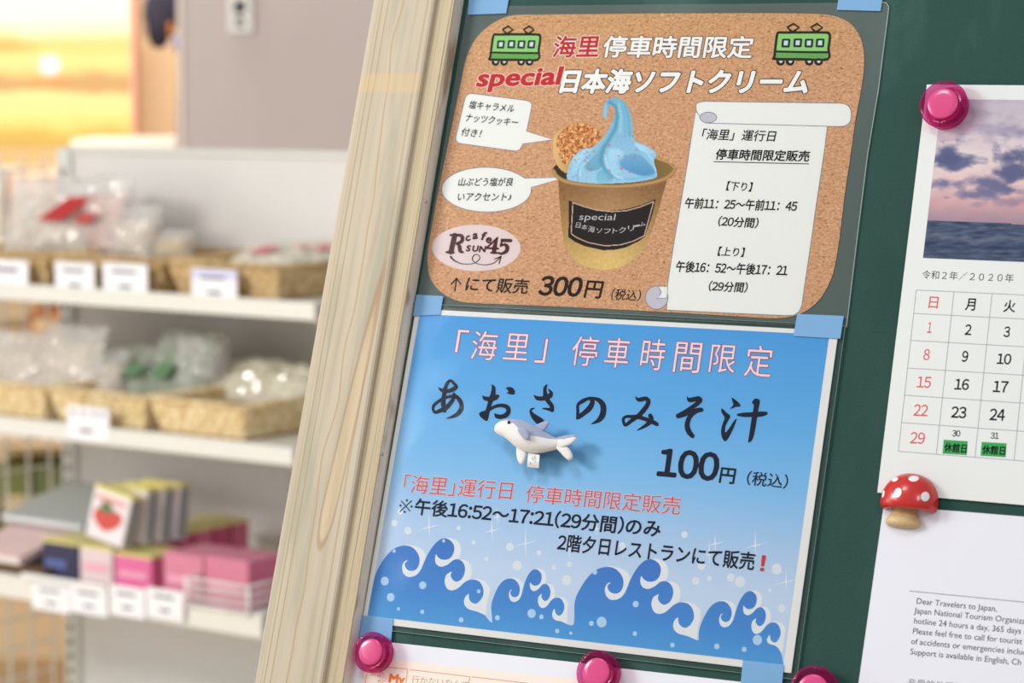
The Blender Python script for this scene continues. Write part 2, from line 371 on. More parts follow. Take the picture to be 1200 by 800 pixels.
# three long edges of the left frame member: points at the top and far below the picture, each at its own height
def edge(px0, slope, w):
    a = bu_at(px0, slope, 0, w); b = bu_at(px0, slope, 800, w); d = (b-a)/(b.y-a.y)
    return (a+d*(V1-a.y)), (a+d*(V0-a.y))
WM, WB = 0.0155, 0.012
def knot_feat(nt, L, tc, last):
    sx = nt.nodes.new('ShaderNodeSeparateXYZ'); L.new(tc.outputs['Object'], sx.inputs[0])
    def mathn(op, a, bb=None, cc=None):
        q = nt.nodes.new('ShaderNodeMath'); q.operation = op
        for i, z in enumerate((a, bb, cc)):
            if z is None: continue
            if isinstance(z, (int, float)): q.inputs[i].default_value = z
            else: L.new(z, q.inputs[i])
        return q.outputs[0]
    def mixc(fac, a, col):
        q = nt.nodes.new('ShaderNodeMixRGB'); L.new(fac, q.inputs[0]); L.new(a, q.inputs[1])
        q.inputs[2].default_value = (*lin(col), 1); return q.outputs[0]
    def smooth(x, a, bb):
        q = nt.nodes.new('ShaderNodeMapRange'); q.interpolation_type = 'SMOOTHSTEP'; q.inputs[1].default_value = a; q.inputs[2].default_value = bb; L.new(x, q.inputs[0]); return q.outputs[0]
    # grey weathering streaks
    mp = nt.nodes.new('ShaderNodeMapping'); mp.inputs['Scale'].default_value = (60, 5, 1); L.new(tc.outputs['Object'], mp.inputs[0])
    n = nt.nodes.new('ShaderNodeTexNoise'); n.inputs['Scale'].default_value = 1; n.inputs['Detail'].default_value = 3; L.new(mp.outputs[0], n.inputs['Vector'])
    last = mixc(mathn('MULTIPLY', smooth(n.outputs['Fac'], .50, .68), .8), last, (164, 160, 140))
    # long growth line that wanders along the member
    o = org(easel)
    wv = nt.nodes.new('ShaderNodeTexNoise'); wv.inputs['Scale'].default_value = 7; wv.noise_dimensions = '1D'; L.new(sx.outputs['Y'], wv.inputs['W'])
    xl = mathn('ADD', mathn('ADD', sx.outputs['X'], .3124), mathn('MULTIPLY', sx.outputs['Y'], .0056))   # distance from the outer edge
    for x0, amp, wd, col in ((.026, .022, .0004, (176, 142, 100)), (.0082, .0012, .00035, (160, 136, 100)), (.0128, .0016, .00035, (164, 140, 104)), (.0055, .001, .00025, (180, 156, 120)), (.044, .003, .0005, (170, 150, 120))):
        xx = mathn('SUBTRACT', xl, mathn('ADD', x0, mathn('MULTIPLY', mathn('SUBTRACT', wv.outputs['Fac'], .5), amp)))
        last = mixc(mathn('MULTIPLY', mathn('SUBTRACT', 1.0, smooth(mathn('ABSOLUTE', xx), wd*.4, wd*2.2)), .75), last, col)
    # orange band and the tongue-shaped knot
    P = bu_at(460, 0, 97, WM)-o
    dv = mathn('ABSOLUTE', mathn('SUBTRACT', sx.outputs['Y'], P.y)); last = mixc(mathn('MULTIPLY', mathn('SUBTRACT', 1.0, smooth(dv, .005, .0085)), .38), last, (214, 182, 130))
    K = bu_at(387, 0, 590, WM)-o
    ey0 = mathn('SUBTRACT', sx.outputs['Y'], K.y)
    ex = mathn('DIVIDE', mathn('SUBTRACT', mathn('SUBTRACT', sx.outputs['X'], K.x), mathn('MULTIPLY', ey0, .06)), .0052); ey = mathn('DIVIDE', ey0, mathn('ADD', .028, mathn('MULTIPLY', mathn('GREATER_THAN', ey0, 0), .12)))
    dd = mathn('SQRT', mathn('ADD', mathn('MULTIPLY', ex, ex), mathn('MULTIPLY', ey, ey)))
    ring = mathn('SUBTRACT', 1.0, smooth(mathn('ABSOLUTE', mathn('SUBTRACT', dd, 1.0)), .04, .22)); last = mixc(mathn('MULTIPLY', ring, .55), last, (158, 120, 82))
    last = mixc(mathn('MULTIPLY', mathn('SUBTRACT', 1.0, smooth(dd, .8, 1.0)), .35), last, (214, 182, 136))
    return last
stile_m = wood_mat('timber_stile', (188, 177, 156), (168, 153, 130), 1, 70, 30, knot_feat)
strip_m = wood_mat('timber_strip', (188, 173, 144), (104, 86, 62), 1, 900, 300)
def side_feat(nt, L, tc, last):
    n = nt.nodes.new('ShaderNodeTexNoise'); n.inputs['Scale'].default_value = 1.0; mp = nt.nodes.new('ShaderNodeMapping'); mp.inputs['Scale'].default_value = (25, 22, 90)
    mp.inputs['Rotation'].default_value = (.25, 0, 0)
    L.new(tc.outputs['Object'], mp.inputs[0]); L.new(mp.outputs[0], n.inputs['Vector'])
    r = ramp(nt, [(0.60, (0, 0, 0)), (0.70, (.8, .8, .8))]); L.new(n.outputs['Fac'], r.inputs[0])
    q = nt.nodes.new('ShaderNodeMixRGB'); L.new(r.outputs[0], q.inputs[0]); L.new(last, q.inputs[1]); q.inputs[2].default_value = (*lin((160, 136, 108)), 1); return q.outputs[0]
side_m = wood_mat('timber_strip_edge', (224, 216, 206), (196, 186, 172), 1, 60, 20, side_feat)
def member(name, m, e0, e1, w0, w1a, w1b, bevel):
    """long member between edge e0 (left) and e1 (right); heights w1a, w1b"""
    a0, a1 = e0; b0, b1 = e1
    vs = [(a0.x, a0.y, w1a), (b0.x, b0.y, w1b), (b1.x, b1.y, w1b), (a1.x, a1.y, w1a),
          (a0.x, a0.y, w0), (b0.x, b0.y, w0), (b1.x, b1.y, w0), (a1.x, a1.y, w0)]
    mb = MB().add(vs, [(0, 3, 2, 1), (4, 5, 6, 7), (0, 1, 5, 4), (1, 2, 6, 5), (2, 3, 7, 6), (3, 0, 4, 7)])
    return mb.build(name, m, easel, bevel=bevel)
eL = edge(437, -.175, WM); eM = edge(509.5, -.1650, WM); eM2 = edge(511.5, -.165, WB); eR = edge(533, -.1645, WB)
MB().prism([(eL[1].x+.02, V0), (U1, V0), (U1, V1), (eL[0].x+.02, V1)], -.009, 0).build('board_panel', board_mat(), easel)
member('frame_stile', stile_m, eL, eM, -0.02, WM, WM, 0.0022)
st = member('frame_strip', strip_m, eM2, eR, 0.0, WB, WB, 0.0007)
# the inward edge of the strip is grey and flecked
mb = MB(); a, b = eR
mb.add([(a.x+.0001, a.y, WB-.0006), (a.x+.0001, a.y, 0), (b.x+.0001, b.y, 0), (b.x+.0001, b.y, WB-.0006)], [(0, 1, 2, 3)])
mb.build('strip_edge', side_m, easel, label='greyer inward edge of the frame strip')
nail_m = mat('nail_steel', (190, 190, 196), 0.3, 0.5, metal=.8)
for px, py in ((498.5, 236), (447.5, 532)):
    # head sits on the inward edge of the strip
    rr = ray(px, py); ux = (a.x+(b.x-a.x)*0)  # plane of the strip edge
    t0 = eR[0]; t1 = eR[1]; dirv = Vector((t1.x-t0.x, t1.y-t0.y, 0)).normalized(); nrm = Vector((-dirv.y, dirv.x, 0))
    if nrm.x < 0: nrm = -nrm
    nw = BU*nrm.x+BV*nrm.y; p0 = BO+BU*t0.x+BV*t0.y; t = (p0-CAM).dot(nw)/rr.dot(nw); X = CAM+rr*t-BO
    c = Vector((X.dot(BU), X.dot(BV), X.dot(BN)))
    v, f = lathe([(0.0013, 0), (0.0013, .0004), (0.0009, .0009), (.0002, .0011)], 12)
    q = nrm.to_track_quat('Z', 'Y'); MB().add([c+q @ Vector(x) for x in v], f).build('nail', nail_m, easel, smooth=True, label='small shiny nail head in the frame strip')
# rest of the frame and the legs, outside the picture
plain = wood_mat('timber_plain', (217, 206, 180), (196, 178, 146), 0, 50, 25)
MB().box(eL[0].x, U1+.05, V1, V1+.05, -0.02, WM).build('frame_rail', plain, easel, bevel=.002)
MB().box(eL[1].x, U1+.05, V0-.05, V0, -0.02, WM).build('frame_rail', plain, easel, bevel=.002)
MB().box(U1, U1+.05, V0, V1, -0.02, WM).build('frame_stile', plain, easel, bevel=.002)
down = BM.to_3x3().inverted() @ Vector((0, 0, -1))
for ux in (eL[1].x+.03, U1+.02):
    p = Vector((ux, V0-.04, -.03)); pw = BM @ p; t = (pw.z-.02)/ (BV.z)
    MB().tube([p, p-Vector((0, t, 0))], .018, 4).build('leg', plain, easel)
    p2 = Vector((ux, V1-.04, -.03)); pw = BM @ p2; e2 = Vector((pw.x+.25, pw.y+.30, .02)); e2l = BM.inverted() @ e2
    MB().tube([p2, e2l], .016, 4).build('leg', plain, easel)

# ================================================================== POSTER 1: cork print, soft ice cream
def cork_mat():
    m, nt, b, L = nodes('cork_print')
    tc = nt.nodes.new('ShaderNodeTexCoord'); n = nt.nodes.new('ShaderNodeTexNoise'); n.inputs['Scale'].default_value = 620; n.inputs['Detail'].default_value = 3; n.inputs['Roughness'].default_value = .6
    n.inputs['Distortion'].default_value = .6
    mp = nt.nodes.new('ShaderNodeMapping'); mp.inputs['Scale'].default_value = (.8, 1.25, 1); L.new(tc.outputs['Object'], mp.inputs[0]); L.new(mp.outputs[0], n.inputs['Vector'])
    r = ramp(nt, [(0.28, lin((144, 98, 66))), (0.42, lin((194, 146, 106))), (0.56, lin((207, 161, 121))), (0.75, lin((225, 189, 152)))])
    L.new(n.outputs['Fac'], r.inputs[0])
    sx = nt.nodes.new('ShaderNodeSeparateXYZ'); L.new(tc.outputs['Object'], sx.inputs[0])
    mr = nt.nodes.new('ShaderNodeMapRange'); mr.inputs[1].default_value = .06; mr.inputs[2].default_value = .11; L.new(sx.outputs['Y'], mr.inputs[0])
    q = nt.nodes.new('ShaderNodeMixRGB'); q.blend_type = 'MULTIPLY'; L.new(mr.outputs[0], q.inputs[0]); L.new(r.outputs[0], q.inputs[1]); q.inputs[2].default_value = (.97, .98, .82, 1)
    L.new(q.outputs[0], b.inputs['Base Color']); b.inputs['Roughness'].default_value = .55; b.inputs['Specular IOR Level'].default_value = .2
    return m
cork_o = [(605,18),(640,17.3),(700,16.8),(800,16),(900,15.8),(950,16.5),(972,18),(988,22.5),(1000,31),(1008.5,44),(1012.5,60),(1012.8,80),(1009,108),(1003,140),(997,183),(990,230),(984,280),(979,310),(974,328),(965,345),(955,357),(942,366),(925,371.5),(905,373),(860,370.5),(800,367),(700,361.5),(600,357),(560,355.5),(540,353.5),(523,346.5),(511,336),(504,324),(501.5,308),(502.5,290),(508,258),(517,210),(525,172),(534,128),(541,95),(545,75),(552,56),(562,41),(575,29.5),(590,21.5)]
O1 = Vector((B(758, 190).x, B(758, 190).y, 0.0003))
p1 = bthing('laminated_poster', O1, 'cork-patterned laminated poster with a cup of blue soft ice cream and trams', 'poster')
cork = [B(*p) for p in catmull(cork_o, 3, True)]
MB().prism([(p.x, p.y) for p in cork], .0003, .0006).build('printed_sheet', cork_mat(), p1)
W1 = .00064; DW = .00005
film1 = [(548,9),(552,7.5),(700,6.2),(900,4.4),(1034,3),(1039,4),(1042,8),(1041.5,14),(1030,105),(1017.5,180),(1005,280),(992.5,384),(489.5,362),(489,352),(500,288),(524,150)]
MB().flat(bpts(film1), .00026).build('laminate_backing', film_mat('laminate_border_hazy', .095, .3), p1)
MB().flat(bpts(film1), .00100).build('laminate_film', film_mat('laminate_film_top', .006, .12), p1)
edge_m = mat('film_edge', (150, 172, 165), 0.3, 0.5)
mb = MB(); stroke(mb, film1[4:12], .00102, .8, 1); mb.build('film_edge', edge_m, p1)
def title(parent, items, fill, out, w, grow, name='lettering'):
    a = MB(); b = MB()
    for s, x0, y0, x1, y1, h, bold, sl in items:
        text(a, s, x0, y0, x1, y1, h, w, bold, sl, grow); text(b, s, x0, y0, x1, y1, h, w+DW, bold, sl)
    a.build('lettering_outline', out, parent); b.build(name, fill, parent)
title(p1, [('海里', 647, 68, 701, 67.5, 25.5, .022, .02)], ink('poster_red', (190, 52, 54)), INK_WHITE, W1, .028)
title(p1, [('停車時間限定', 705, 68, 881, 69, 26, .022, .02)], INK_WHITE, ink('outline_taupe', (96, 72, 62)), W1, .034)
title(p1, [('special', 556, 109, 655, 106.5, 28, .035, .12)], ink('poster_red', (190, 52, 54)), ink('pink_white', (240, 214, 206)), W1, .030)
title(p1, [('日本海ソフトクリーム', 655, 110, 946, 111.5, 29.5, .042, .10)], INK_WHITE, ink('outline_dark', (44, 36, 32)), W1, .036)
bub = mat('ink_bubble_white', (230, 232, 228), .55, .2)
bl = ink('bubble_line', (120, 130, 150))
def panel(parent, pts, name, w=W1, m=bub, line=bl, lw=.8, n=1):
    P = [tuple(p) for p in (catmull(pts, n, True) if n > 1 else pts)]
    mb = MB().flat(bpts(P), w); o = mb.build(name, m, parent)
    if line: mb = MB(); stroke(mb, P, w+.00001, lw, 1, closed=True); mb.build('panel_outline', line, parent)
    return o
def rnd(pts, r, n=4):
    """round the corners of a pixel polygon"""
    out = []; N = len(pts)
    for i, p in enumerate(pts):
        a, b = np.array(pts[i-1][:2], float), np.array(pts[(i+1) % N][:2], float); p_ = np.array(p[:2], float); rr = p[2] if len(p) > 2 else r
        if rr == 0: out.append(tuple(p_)); continue
        da, db = (a-p_), (b-p_); A = p_+da/np.linalg.norm(da)*min(rr, np.linalg.norm(da)*.48); C = p_+db/np.linalg.norm(db)*min(rr, np.linalg.norm(db)*.48)
        for k in range(n+1): t = k/n; out.append(tuple((1-t)**2*A+2*t*(1-t)*p_+t*t*C))
    return out
panel(p1, rnd([(547, 109, 8), (625, 119, 8), (617.5, 154, 0), (648, 164, 0), (613, 169, 0), (609, 178, 7), (533, 167.5, 8)], 6), 'speech_bubble')
panel(p1, [p for k, p in enumerate(ell(570.5, 222.5, 52.5, 26.2, .01, 56)) if not (p[0] > 619.5 and 209 < p[1] < 220)][0:0] or
      (lambda E: E[:E.index(min(E, key=lambda q: abs(q[0]-623)+abs(q[1]-219)))+1][0:0] or [p for p in sorted([q for q in E if not (q[0] > 616 and 208 < q[1] < 220)] + [(664, 208)], key=lambda q: math.atan2(q[1]-222.5, q[0]-570.5))])(ell(570.5, 222.5, 52.5, 26.2, .01, 56)), 'speech_bubble')
mb = MB()
for s, x0, y0, x1, y1, h in (('塩キャラメル', 549, 127.5, 602, 132.5, 9.5), ('ナッツクッキー', 545, 142.5, 606, 149, 9.5), ('付き！', 540, 159.3, 563, 161.8, 9.5),
                            ('山ぶどう塩が良', 537, 218.5, 601, 218.5, 10), ('いアクセント♪', 536, 235.5, 599, 235.8, 9.5)):
    text(mb, s, x0, y0, x1, y1, h, W1+DW*2, .012, .08)
mb.build('lettering', INK_BLACK, p1)
# oval cafe mark
panel(p1, ell(558.7, 290.7, 51.7, 27.2, .012, 64), 'oval_badge', m=ink('badge_pink', (222, 206, 206)), line=None)
mb = MB(); w = W1+DW*2
def ls(pts, wd=None, sm=4): stroke(mb, pts, w, wd, sm)
z = lambda X, Y, wd=None: (500+X/10, 255+Y/10) if wd is None else (500+X/10, 255+Y/10, wd/10)
# R
ls([z(335, 210), z(290, 405)], 6.2, 1); ls([z(285, 207), z(390, 203)], 2.6, 1); ls([z(240, 408), z(322, 412)], 2.8, 1)
ls([z(350, 208, 26), z(405, 212, 40), z(425, 240, 46), z(412, 285, 42), z(345, 308, 26)]); ls([z(365, 308, 30), z(390, 340, 46), z(398, 390, 46), z(432, 410, 24)])
for ch, x0, x1, yb, sl_, hh_ in (('c', 546.5, 552.3, 283, -.4, 7), ('a', 554, 560.6, 280.7, -.15, 7.4), ('f', 563, 568.6, 281.7, .2, 10), ('e', 568.3, 574.6, 284.8, .5, 7)):
    text(mb, ch, x0, yb-sl_*(x1-x0)/2, x1, yb+sl_*(x1-x0)/2, hh_, w, .045, .05)
for ch, x0, x1, yt, yb in (('S', 460, 522, 325, 402), ('U', 532, 612, 330, 405), ('N', 612, 700, 335, 410)):
    x, y = z(x0, yb-2); x2, y2 = z(x1-6, yb); text(mb, ch, x, y, x2, y2, (yb-yt)/10, w, .055, .05)
# 4 and 5
ls([z(835, 240, 24), z(770, 300, 24), z(712, 352, 20)]); ls([z(705, 358), z(842, 366)], 2.6, 1); ls([z(832, 250, 20), z(806, 330, 50), z(795, 405, 52)]); ls([z(762, 414), z(828, 418)], 2.4, 1)
ls([z(890, 268), z(990, 272)], 4.0, 1); ls([z(893, 262), z(872, 335)], 2.4, 1); ls([z(872, 335, 18), z(920, 318, 34), z(950, 350, 50), z(935, 400, 44), z(880, 425, 30), z(848, 415, 26)])
mb.build('badge_lettering', INK_BROWN, p1)
mb = MB(); ls([z(288, 460, 24), z(330, 505, 17), z(400, 538, 11), z(480, 548, 9), z(555, 540, 8), z(605, 510, 10), z(630, 470, 11), z(605, 437, 9), z(565, 440, 12), z(540, 480, 14), z(560, 520, 10), z(610, 545, 8), z(690, 556, 9), z(780, 540, 10), z(830, 505, 10), z(872, 462, 11)])
ls([z(800, 488, 10), z(872, 460, 16)], sm=1); ls([z(878, 455, 16), z(855, 540, 12)], sm=1); mb.build('badge_arrow', ink('ink_green_black', (40, 48, 44)), p1)
mb = MB()
text(mb, 'にて販売', 545, 341.5, 618, 345, 17.5, w, .015, .06); text(mb, '300', 630, 346.5, 680, 348.5, 23.5, w, .032, .1)
stroke(mb, [(533.5, 341), (535.5, 328)], w, 1.6, 1); stroke(mb, [(529.5, 333), (535.6, 326.2)], w+.000004, 1.5, 1); stroke(mb, [(540.5, 333), (535.6, 326.2)], w+.000008, 1.5, 1)
text(mb, '円', 684, 349, 704, 350.5, 20.5, w, .02, .06); text(mb, '（税込）', 715.5, 351.5, 750, 353.5, 13.5, w, .008, .06)
mb.build('lettering', ink('warm_black', (44, 32, 26)), p1)
# scroll panel
scroll = [(815.5, 132), (810, 165), (806, 192), (798, 240), (791, 280), (786, 312), (782.5, 335), (782, 363.5)] + [(855, 367), (922, 370), (931, 369.5), (937, 365), (940, 358)] + [(944, 330), (950, 290), (957, 240), (966, 180), (970, 147)] + [(990, 148), (830, 140)]
panel(p1, scroll[:-2] + [(900, 130)], 'scroll_panel')
panel(p1, rnd([(816, 119), (998, 121.5), (998, 149, 14), (826, 144.5, 4), (816, 130, 3)], 13, 6)[:], 'scroll_roll', w=W1+.00002)
lilac = ink('lilac_grey', (196, 194, 204))
panel(p1, ell(830.5, 138, 9.8, 6.2, 0, 30), 'scroll_curl', w=W1+.00004, m=lilac)
panel(p1, rnd([(841, 131, 0), (838, 121, 5), (826, 119, 3), (822, 124, 3), (821, 131.5, 0)], 3), 'scroll_curl', w=W1+.00005, line=None)
panel(p1, ell(770, 349, 13.3, 13.6, 0, 36), 'scroll_curl', w=W1+.00004, m=lilac)
panel(p1, rnd([(771, 335.5, 2), (783, 336, 0), (782, 349.5, 0), (770, 350, 0), (776.5, 343, 4)], 2), 'scroll_curl', w=W1+.00006)
mb = MB()
for s, x0, y0, x1, y1, h, bo in (('「海里」運行日', 822, 164, 908, 166.5, 13, .012), ('停車時間限定販売', 838, 187.5, 948, 190, 13, .022), ('【下り】', 851, 223.5, 880.5, 225, 11, .012),
        ('午前11：25～午前11：45', 802, 244.5, 933.5, 248.5, 13, .022), ('（20分間）', 841, 265.5, 888, 268, 12.5, .02), ('【上り】', 841, 300, 871.5, 301.5, 11, .012),
        ('午後16：52～午後17：21', 791.5, 319, 922.5, 324, 13.5, .022), ('（29分間）', 830, 341.5, 875.5, 343.5, 12.5, .02)):
    text(mb, s, x0, y0, x1, y1, h, W1+DW*2, bo, .07 if bo < .02 else .05)
stroke(mb, [(837, 189.8), (948, 192.3)], W1+DW*2, .9, 1)
mb.build('lettering', INK_BLACK, p1)
# tram drawings: one traced, the other the same drawing further left on the sheet
tz = lambda X, Y: (900+X/13.333, 20+Y/13.333)
tram_shift = B(574, 71)-B(907, 70.5)
g_lt = ink('tram_light_green', (146, 204, 126)); g_dk = ink('tram_mid_green', (108, 170, 92)); olive = ink('tram_line', (46, 46, 30)); pane_c = ink('tram_pane', (206, 218, 230)); dg = ink('tram_frame_green', (34, 62, 40))
for sh in (Vector((0, 0, 0)), Vector((tram_shift.x, tram_shift.y, 0))):
    def fl(pts, m, name, k):
        MB().flat([B(*tz(*p))+sh for p in pts], W1+.00001*k).build(name, m, tr)
    tr = None
    body = [(150,275),(185,245),(240,248),(560,245),(920,248),(960,270),(972,320),(950,500),(935,665),(540,665),(112,660),(108,620),(125,450)]
    from_ = MB()
    drw = MB(); drw.flat([B(*tz(*p))+sh for p in body], W1+.00001); tr = drw.build('tram_drawing', g_lt, p1)
    MB().flat([B(*tz(*p))+sh for p in [(115,570),(940,570),(925,665),(108,660)]], W1+.00002).build('tram_lower_side', g_dk, p1)
    ol = MB()
    stroke(ol, [tz(*p) for p in body], W1+.00004, 3.0, 3, sh, closed=True)
    stroke(ol, [tz(130, 545), tz(500, 552), tz(940, 555)], W1+.00004, 2.6, 3, sh)
    for cx in (395, 762): stroke(ol, [tz(cx-85, 170-5), tz(cx+8, 110), tz(cx+95, 170), tz(cx, 235), tz(cx-40, 215)], W1+.00004, 2.8, 1, sh, closed=True)
    for cx, cy in ((200, 705), (350, 705), (648, 705), (795, 705)): ol.flat([B(*p)+sh for p in ell(*tz(cx, cy), 5, 4.4, 0, 20)], W1+.00003)
    ol.build('tram_outline', olive, p1)
    wn = MB(); pn = MB()
    for cx, cy in ((285, 412), (470, 408), (645, 412), (820, 410)):
        wn.flat([B(*p)+sh for p in rnd([tz(cx-62, cy-68), tz(cx+72, cy-68), tz(cx+60, cy+70), tz(cx-72, cy+68)], 1.5)], W1+.00003)
        pn.flat([B(*p)+sh for p in [tz(cx-28, cy-38), tz(cx+35, cy-38), tz(cx+28, cy+36), tz(cx-35, cy+34)]], W1+.00004)
    wn.build('tram_window_frames', dg, p1); 
    for cx in (205, 355, 650, 797): pn.flat([B(*p)+sh for p in [tz(cx-30, 688), tz(cx+35, 688), tz(cx+15, 722), tz(cx-12, 722)]], W1+.00005)
    pn.build('tram_window_panes', pane_c, p1)

# the printed photo of the cup
def cup_photo():
    X, Y, P = bgrid(645, 795, 108, 322, .62, W1+.00002, O1)
    zx = (X-640)*6.667; zy = (Y-110)*6.667; zy2 = (Y-200)*6.667
    rgb = np.zeros(X.shape+(3,)); mask = np.zeros(X.shape, bool)
    def put(m, c): rgb[m] = c if np.ndim(c) == 1 else c[m]; mask[m] = True
    def lerp(t, a, b): t = np.clip(t, 0, 1)[..., None]; return np.array(a)*(1-t)+np.array(b)*t
    nz = fbm(X, Y, .25, 3, 3); nz2 = fbm(X, Y, .6, 2, 9)
    # cup interior
    rim = catmull([(50,600),(75,560),(150,520),(400,480),(700,470),(870,505),(950,528),(1000,555),(1015,590),(998,622),(940,665),(800,705),(560,728),(330,718),(150,685),(70,640)], 4, True)
    put(inpoly(zx, zy, rim), lerp((zx-50)/900, (50, 42, 26), (138, 112, 66)))
    # cookie
    cook = catmull([(55,420),(60,340),(110,280),(190,230),(290,220),(380,255),(430,310),(430,380),(330,500),(180,610),(140,612),(90,560),(65,500)], 4, True)
    m = inpoly(zx, zy, cook); put(m, lerp((zx-60)/120, (222, 190, 130), (198, 160, 100)))
    top = catmull([(85,420),(90,345),(130,290),(200,240),(290,228),(375,260),(425,315),(425,370),(340,430),(200,520),(150,560),(110,500)], 4, True)
    cc = lerp(.5+1.5*nz, (168, 100, 50), (232, 178, 122)); put(inpoly(zx, zy, top), cc+nz2[..., None]*60)
    # soft ice
    ice = catmull([(445,185),(448,120),(462,68),(495,40),(545,27),(595,45),(635,88),(662,155),(680,240),(690,330),(712,375),(780,400),(850,445),(867,485),(845,530),(868,615),(852,660),(700,690),(530,702),(400,705),(250,692),(168,668),(180,570),(220,490),(290,432),(350,425),(410,385),(470,310),(512,230),(540,150),(528,105),(505,92),(490,125),(482,180),(462,193)], 4, True)
    m = inpoly(zx, zy, ice); base = lerp((zy-30)/680, (124, 180, 208), (160, 203, 228)); put(m, base)
    def shade(line, wd, c, amt):
        d = dist_line(zx, zy, line); a = (np.exp(-(d/wd)**2)*amt)[..., None]*m[..., None]; rgb[:] = rgb*(1-a)+np.array(c)*a
    def facet(poly, c, c2, soft=14, amt=.9):
        pl = catmull(poly, 4, True); q = inpoly(zx, zy, pl); pl2 = [(p[0], p[1]) for p in pl]+[(pl[0][0], pl[0][1])]
        a = (np.clip(dist_line(zx, zy, pl2)/soft, 0, 1)*q*m*amt)[..., None]; g = lerp((zy-min(p[1] for p in poly))/(max(p[1] for p in poly)-min(p[1] for p in poly)+1), c, c2); rgb[:] = rgb*(1-a)+g*a
    facet([(640,470),(720,462),(800,525),(862,620),(760,650),(620,600),(570,540)], (118, 176, 212), (82, 146, 192))
    facet([(300,560),(380,470),(470,360),(470,450),(450,560),(410,600),(330,610)], (132, 186, 210), (106, 168, 196))
    facet([(400,610),(460,600),(530,690),(400,700)], (116, 182, 204), (134, 192, 216))
    facet([(690,372),(780,400),(850,447),(862,490),(800,475),(720,440)], (182, 220, 238), (160, 206, 230), 20)
    facet([(190,600),(225,500),(290,440),(350,435),(300,520),(260,600),(240,680),(180,665)], (184, 222, 240), (150, 200, 226), 22)
    facet([(480,440),(560,420),(620,470),(560,540),(600,610),(540,640),(480,570)], (180, 220, 240), (160, 208, 232), 24, .8)
    shade([(500,70),(545,100),(560,180),(545,270),(500,350),(450,430),(430,520),(460,590),(520,650)], 16, (78, 150, 178), .75)
    shade([(620,100),(650,200),(655,330)], 9, (92, 168, 196), .6); shade([(590,90),(615,190),(620,330)], 8, (104, 176, 204), .5)
    shade([(250,690),(255,600),(300,530),(350,480)], 8, (112, 178, 206), .6); shade([(480,610),(560,670),(700,665),(850,640)], 9, (110, 180, 212), .6)
    shade([(462,480),(480,570),(540,640),(600,665)], 10, (200, 236, 248), .5); shade([(570,80),(590,180),(580,300)], 12, (168, 222, 236), .5)
    shade([(265,640),(275,570),(330,520)], 9, (196, 230, 244), .6); shade([(700,400),(790,460),(845,530),(860,600)], 9, (188, 226, 242), .6)
    shade([(470,80),(460,180)], 10, (160, 214, 234), .6); shade([(210,520),(280,460),(350,440)], 22, (178, 222, 240), .5)
    rgb[m] += (nz2*10)[m][:, None]
    rs = random.Random(4)
    for k in range(46):
        x = rs.choice((rs.uniform(190, 380), rs.uniform(440, 720))); y = rs.uniform(300, 660) if x > 400 else rs.uniform(440, 680)
        q = (np.hypot(zx-x, (zy-y)*1.2) < rs.uniform(5, 13)) & m; rgb[q] = rgb[q]*.45+np.array((176, 130, 150))*.55
    # cup wall over the ice
    body = catmull([(95,640),(160,690),(330,722),(560,732),(780,712),(930,672),(985,640)], 4) 
    wallp = [(p[0]/6.667+640, p[1]/6.667+110) for p in body]+[(783, 209), (772, 248), (760, 284), (751, 297.5), (742, 306), (730, 313), (707.5, 317.8), (685, 313), (673, 306), (664, 294), (660, 280), (656, 240)]
    m2 = inpoly(X, Y, wallp); g = lerp((Y-222)/85, (148, 110, 72), (206, 176, 110)); g = g+(np.clip(1-np.abs(X-716)/62, 0, 1)[..., None]*22-8)
    g += nz[..., None]*10; put(m2, g)
    lip = catmull([(60,605),(90,650),(170,690),(330,715),(560,725),(780,705),(930,665),(990,620),(1010,585)], 4); d = dist_line(zx, zy, [(p[0], p[1]) for p in lip])
    put(d < 17, lerp(d/17, (196, 160, 108), (150, 114, 70))); put((dist_line(zx, zy, [(870,508),(960,540),(1008,582)]) < 7), (186, 152, 100))
    # label
    lab = [(667.3, 234.8), (675, 239), (690, 244), (705, 246.8), (718, 247.2), (735, 245), (752, 240.5), (769, 233.3), (765, 252), (756, 278), (748, 283.5), (733, 290.5), (720, 293), (707.5, 293.5), (685, 288.5), (674, 283.5), (666.5, 278)]
    put(inpoly(X, Y, lab), (34, 30, 28))
    ln = [(671.8, 237.8), (685, 242.3), (700, 246.5), (718, 248.3), (735, 247), (750, 243), (766.5, 236.3), (755.5, 276.5), (742, 283), (728, 287), (710, 288.3), (690, 284.5), (676, 278.5), (669.8, 274), (671.8, 237.8)]
    put(dist_line(X, Y, ln) < .55, (214, 176, 160))
    raster('ice_cream_photo', P, mask, rgb, vcol_mat('ink_picture'), p1)
    mb = MB(); text(mb, 'special', 678.5, 260.5, 720.5, 261, 10, W1+.00012, .0, .05)
    c7 = lambda X_, Y_: (640+X_/6.667, 200+Y_/6.667)
    for ch, x0, x1, yt, yb, sl in (('日', 232, 268, 405, 448, .12), ('本', 276, 322, 420, 463, .1), ('海', 328, 380, 432, 483, .1), ('ソ', 392, 436, 450, 490, .05), ('フ', 452, 505, 455, 493, 0), ('ト', 522, 560, 448, 492, -.05), ('ク', 570, 625, 440, 490, -.08), ('リ', 642, 690, 428, 474, -.12), ('ー', 694, 736, 425, 440, -.2), ('ム', 740, 780, 400, 435, -.25)):
        a_, b_ = c7(x0, yb), c7(x1, yb+sl*(x1-x0)*.5); text(mb, ch, a_[0], a_[1]-sl*2, b_[0], b_[1], (yb-yt)/6.667*.95, W1+.00012, .004, 0)
    mb.build('cup_label_lettering', ink('label_grey', (196, 192, 192)), p1)
cup_photo()

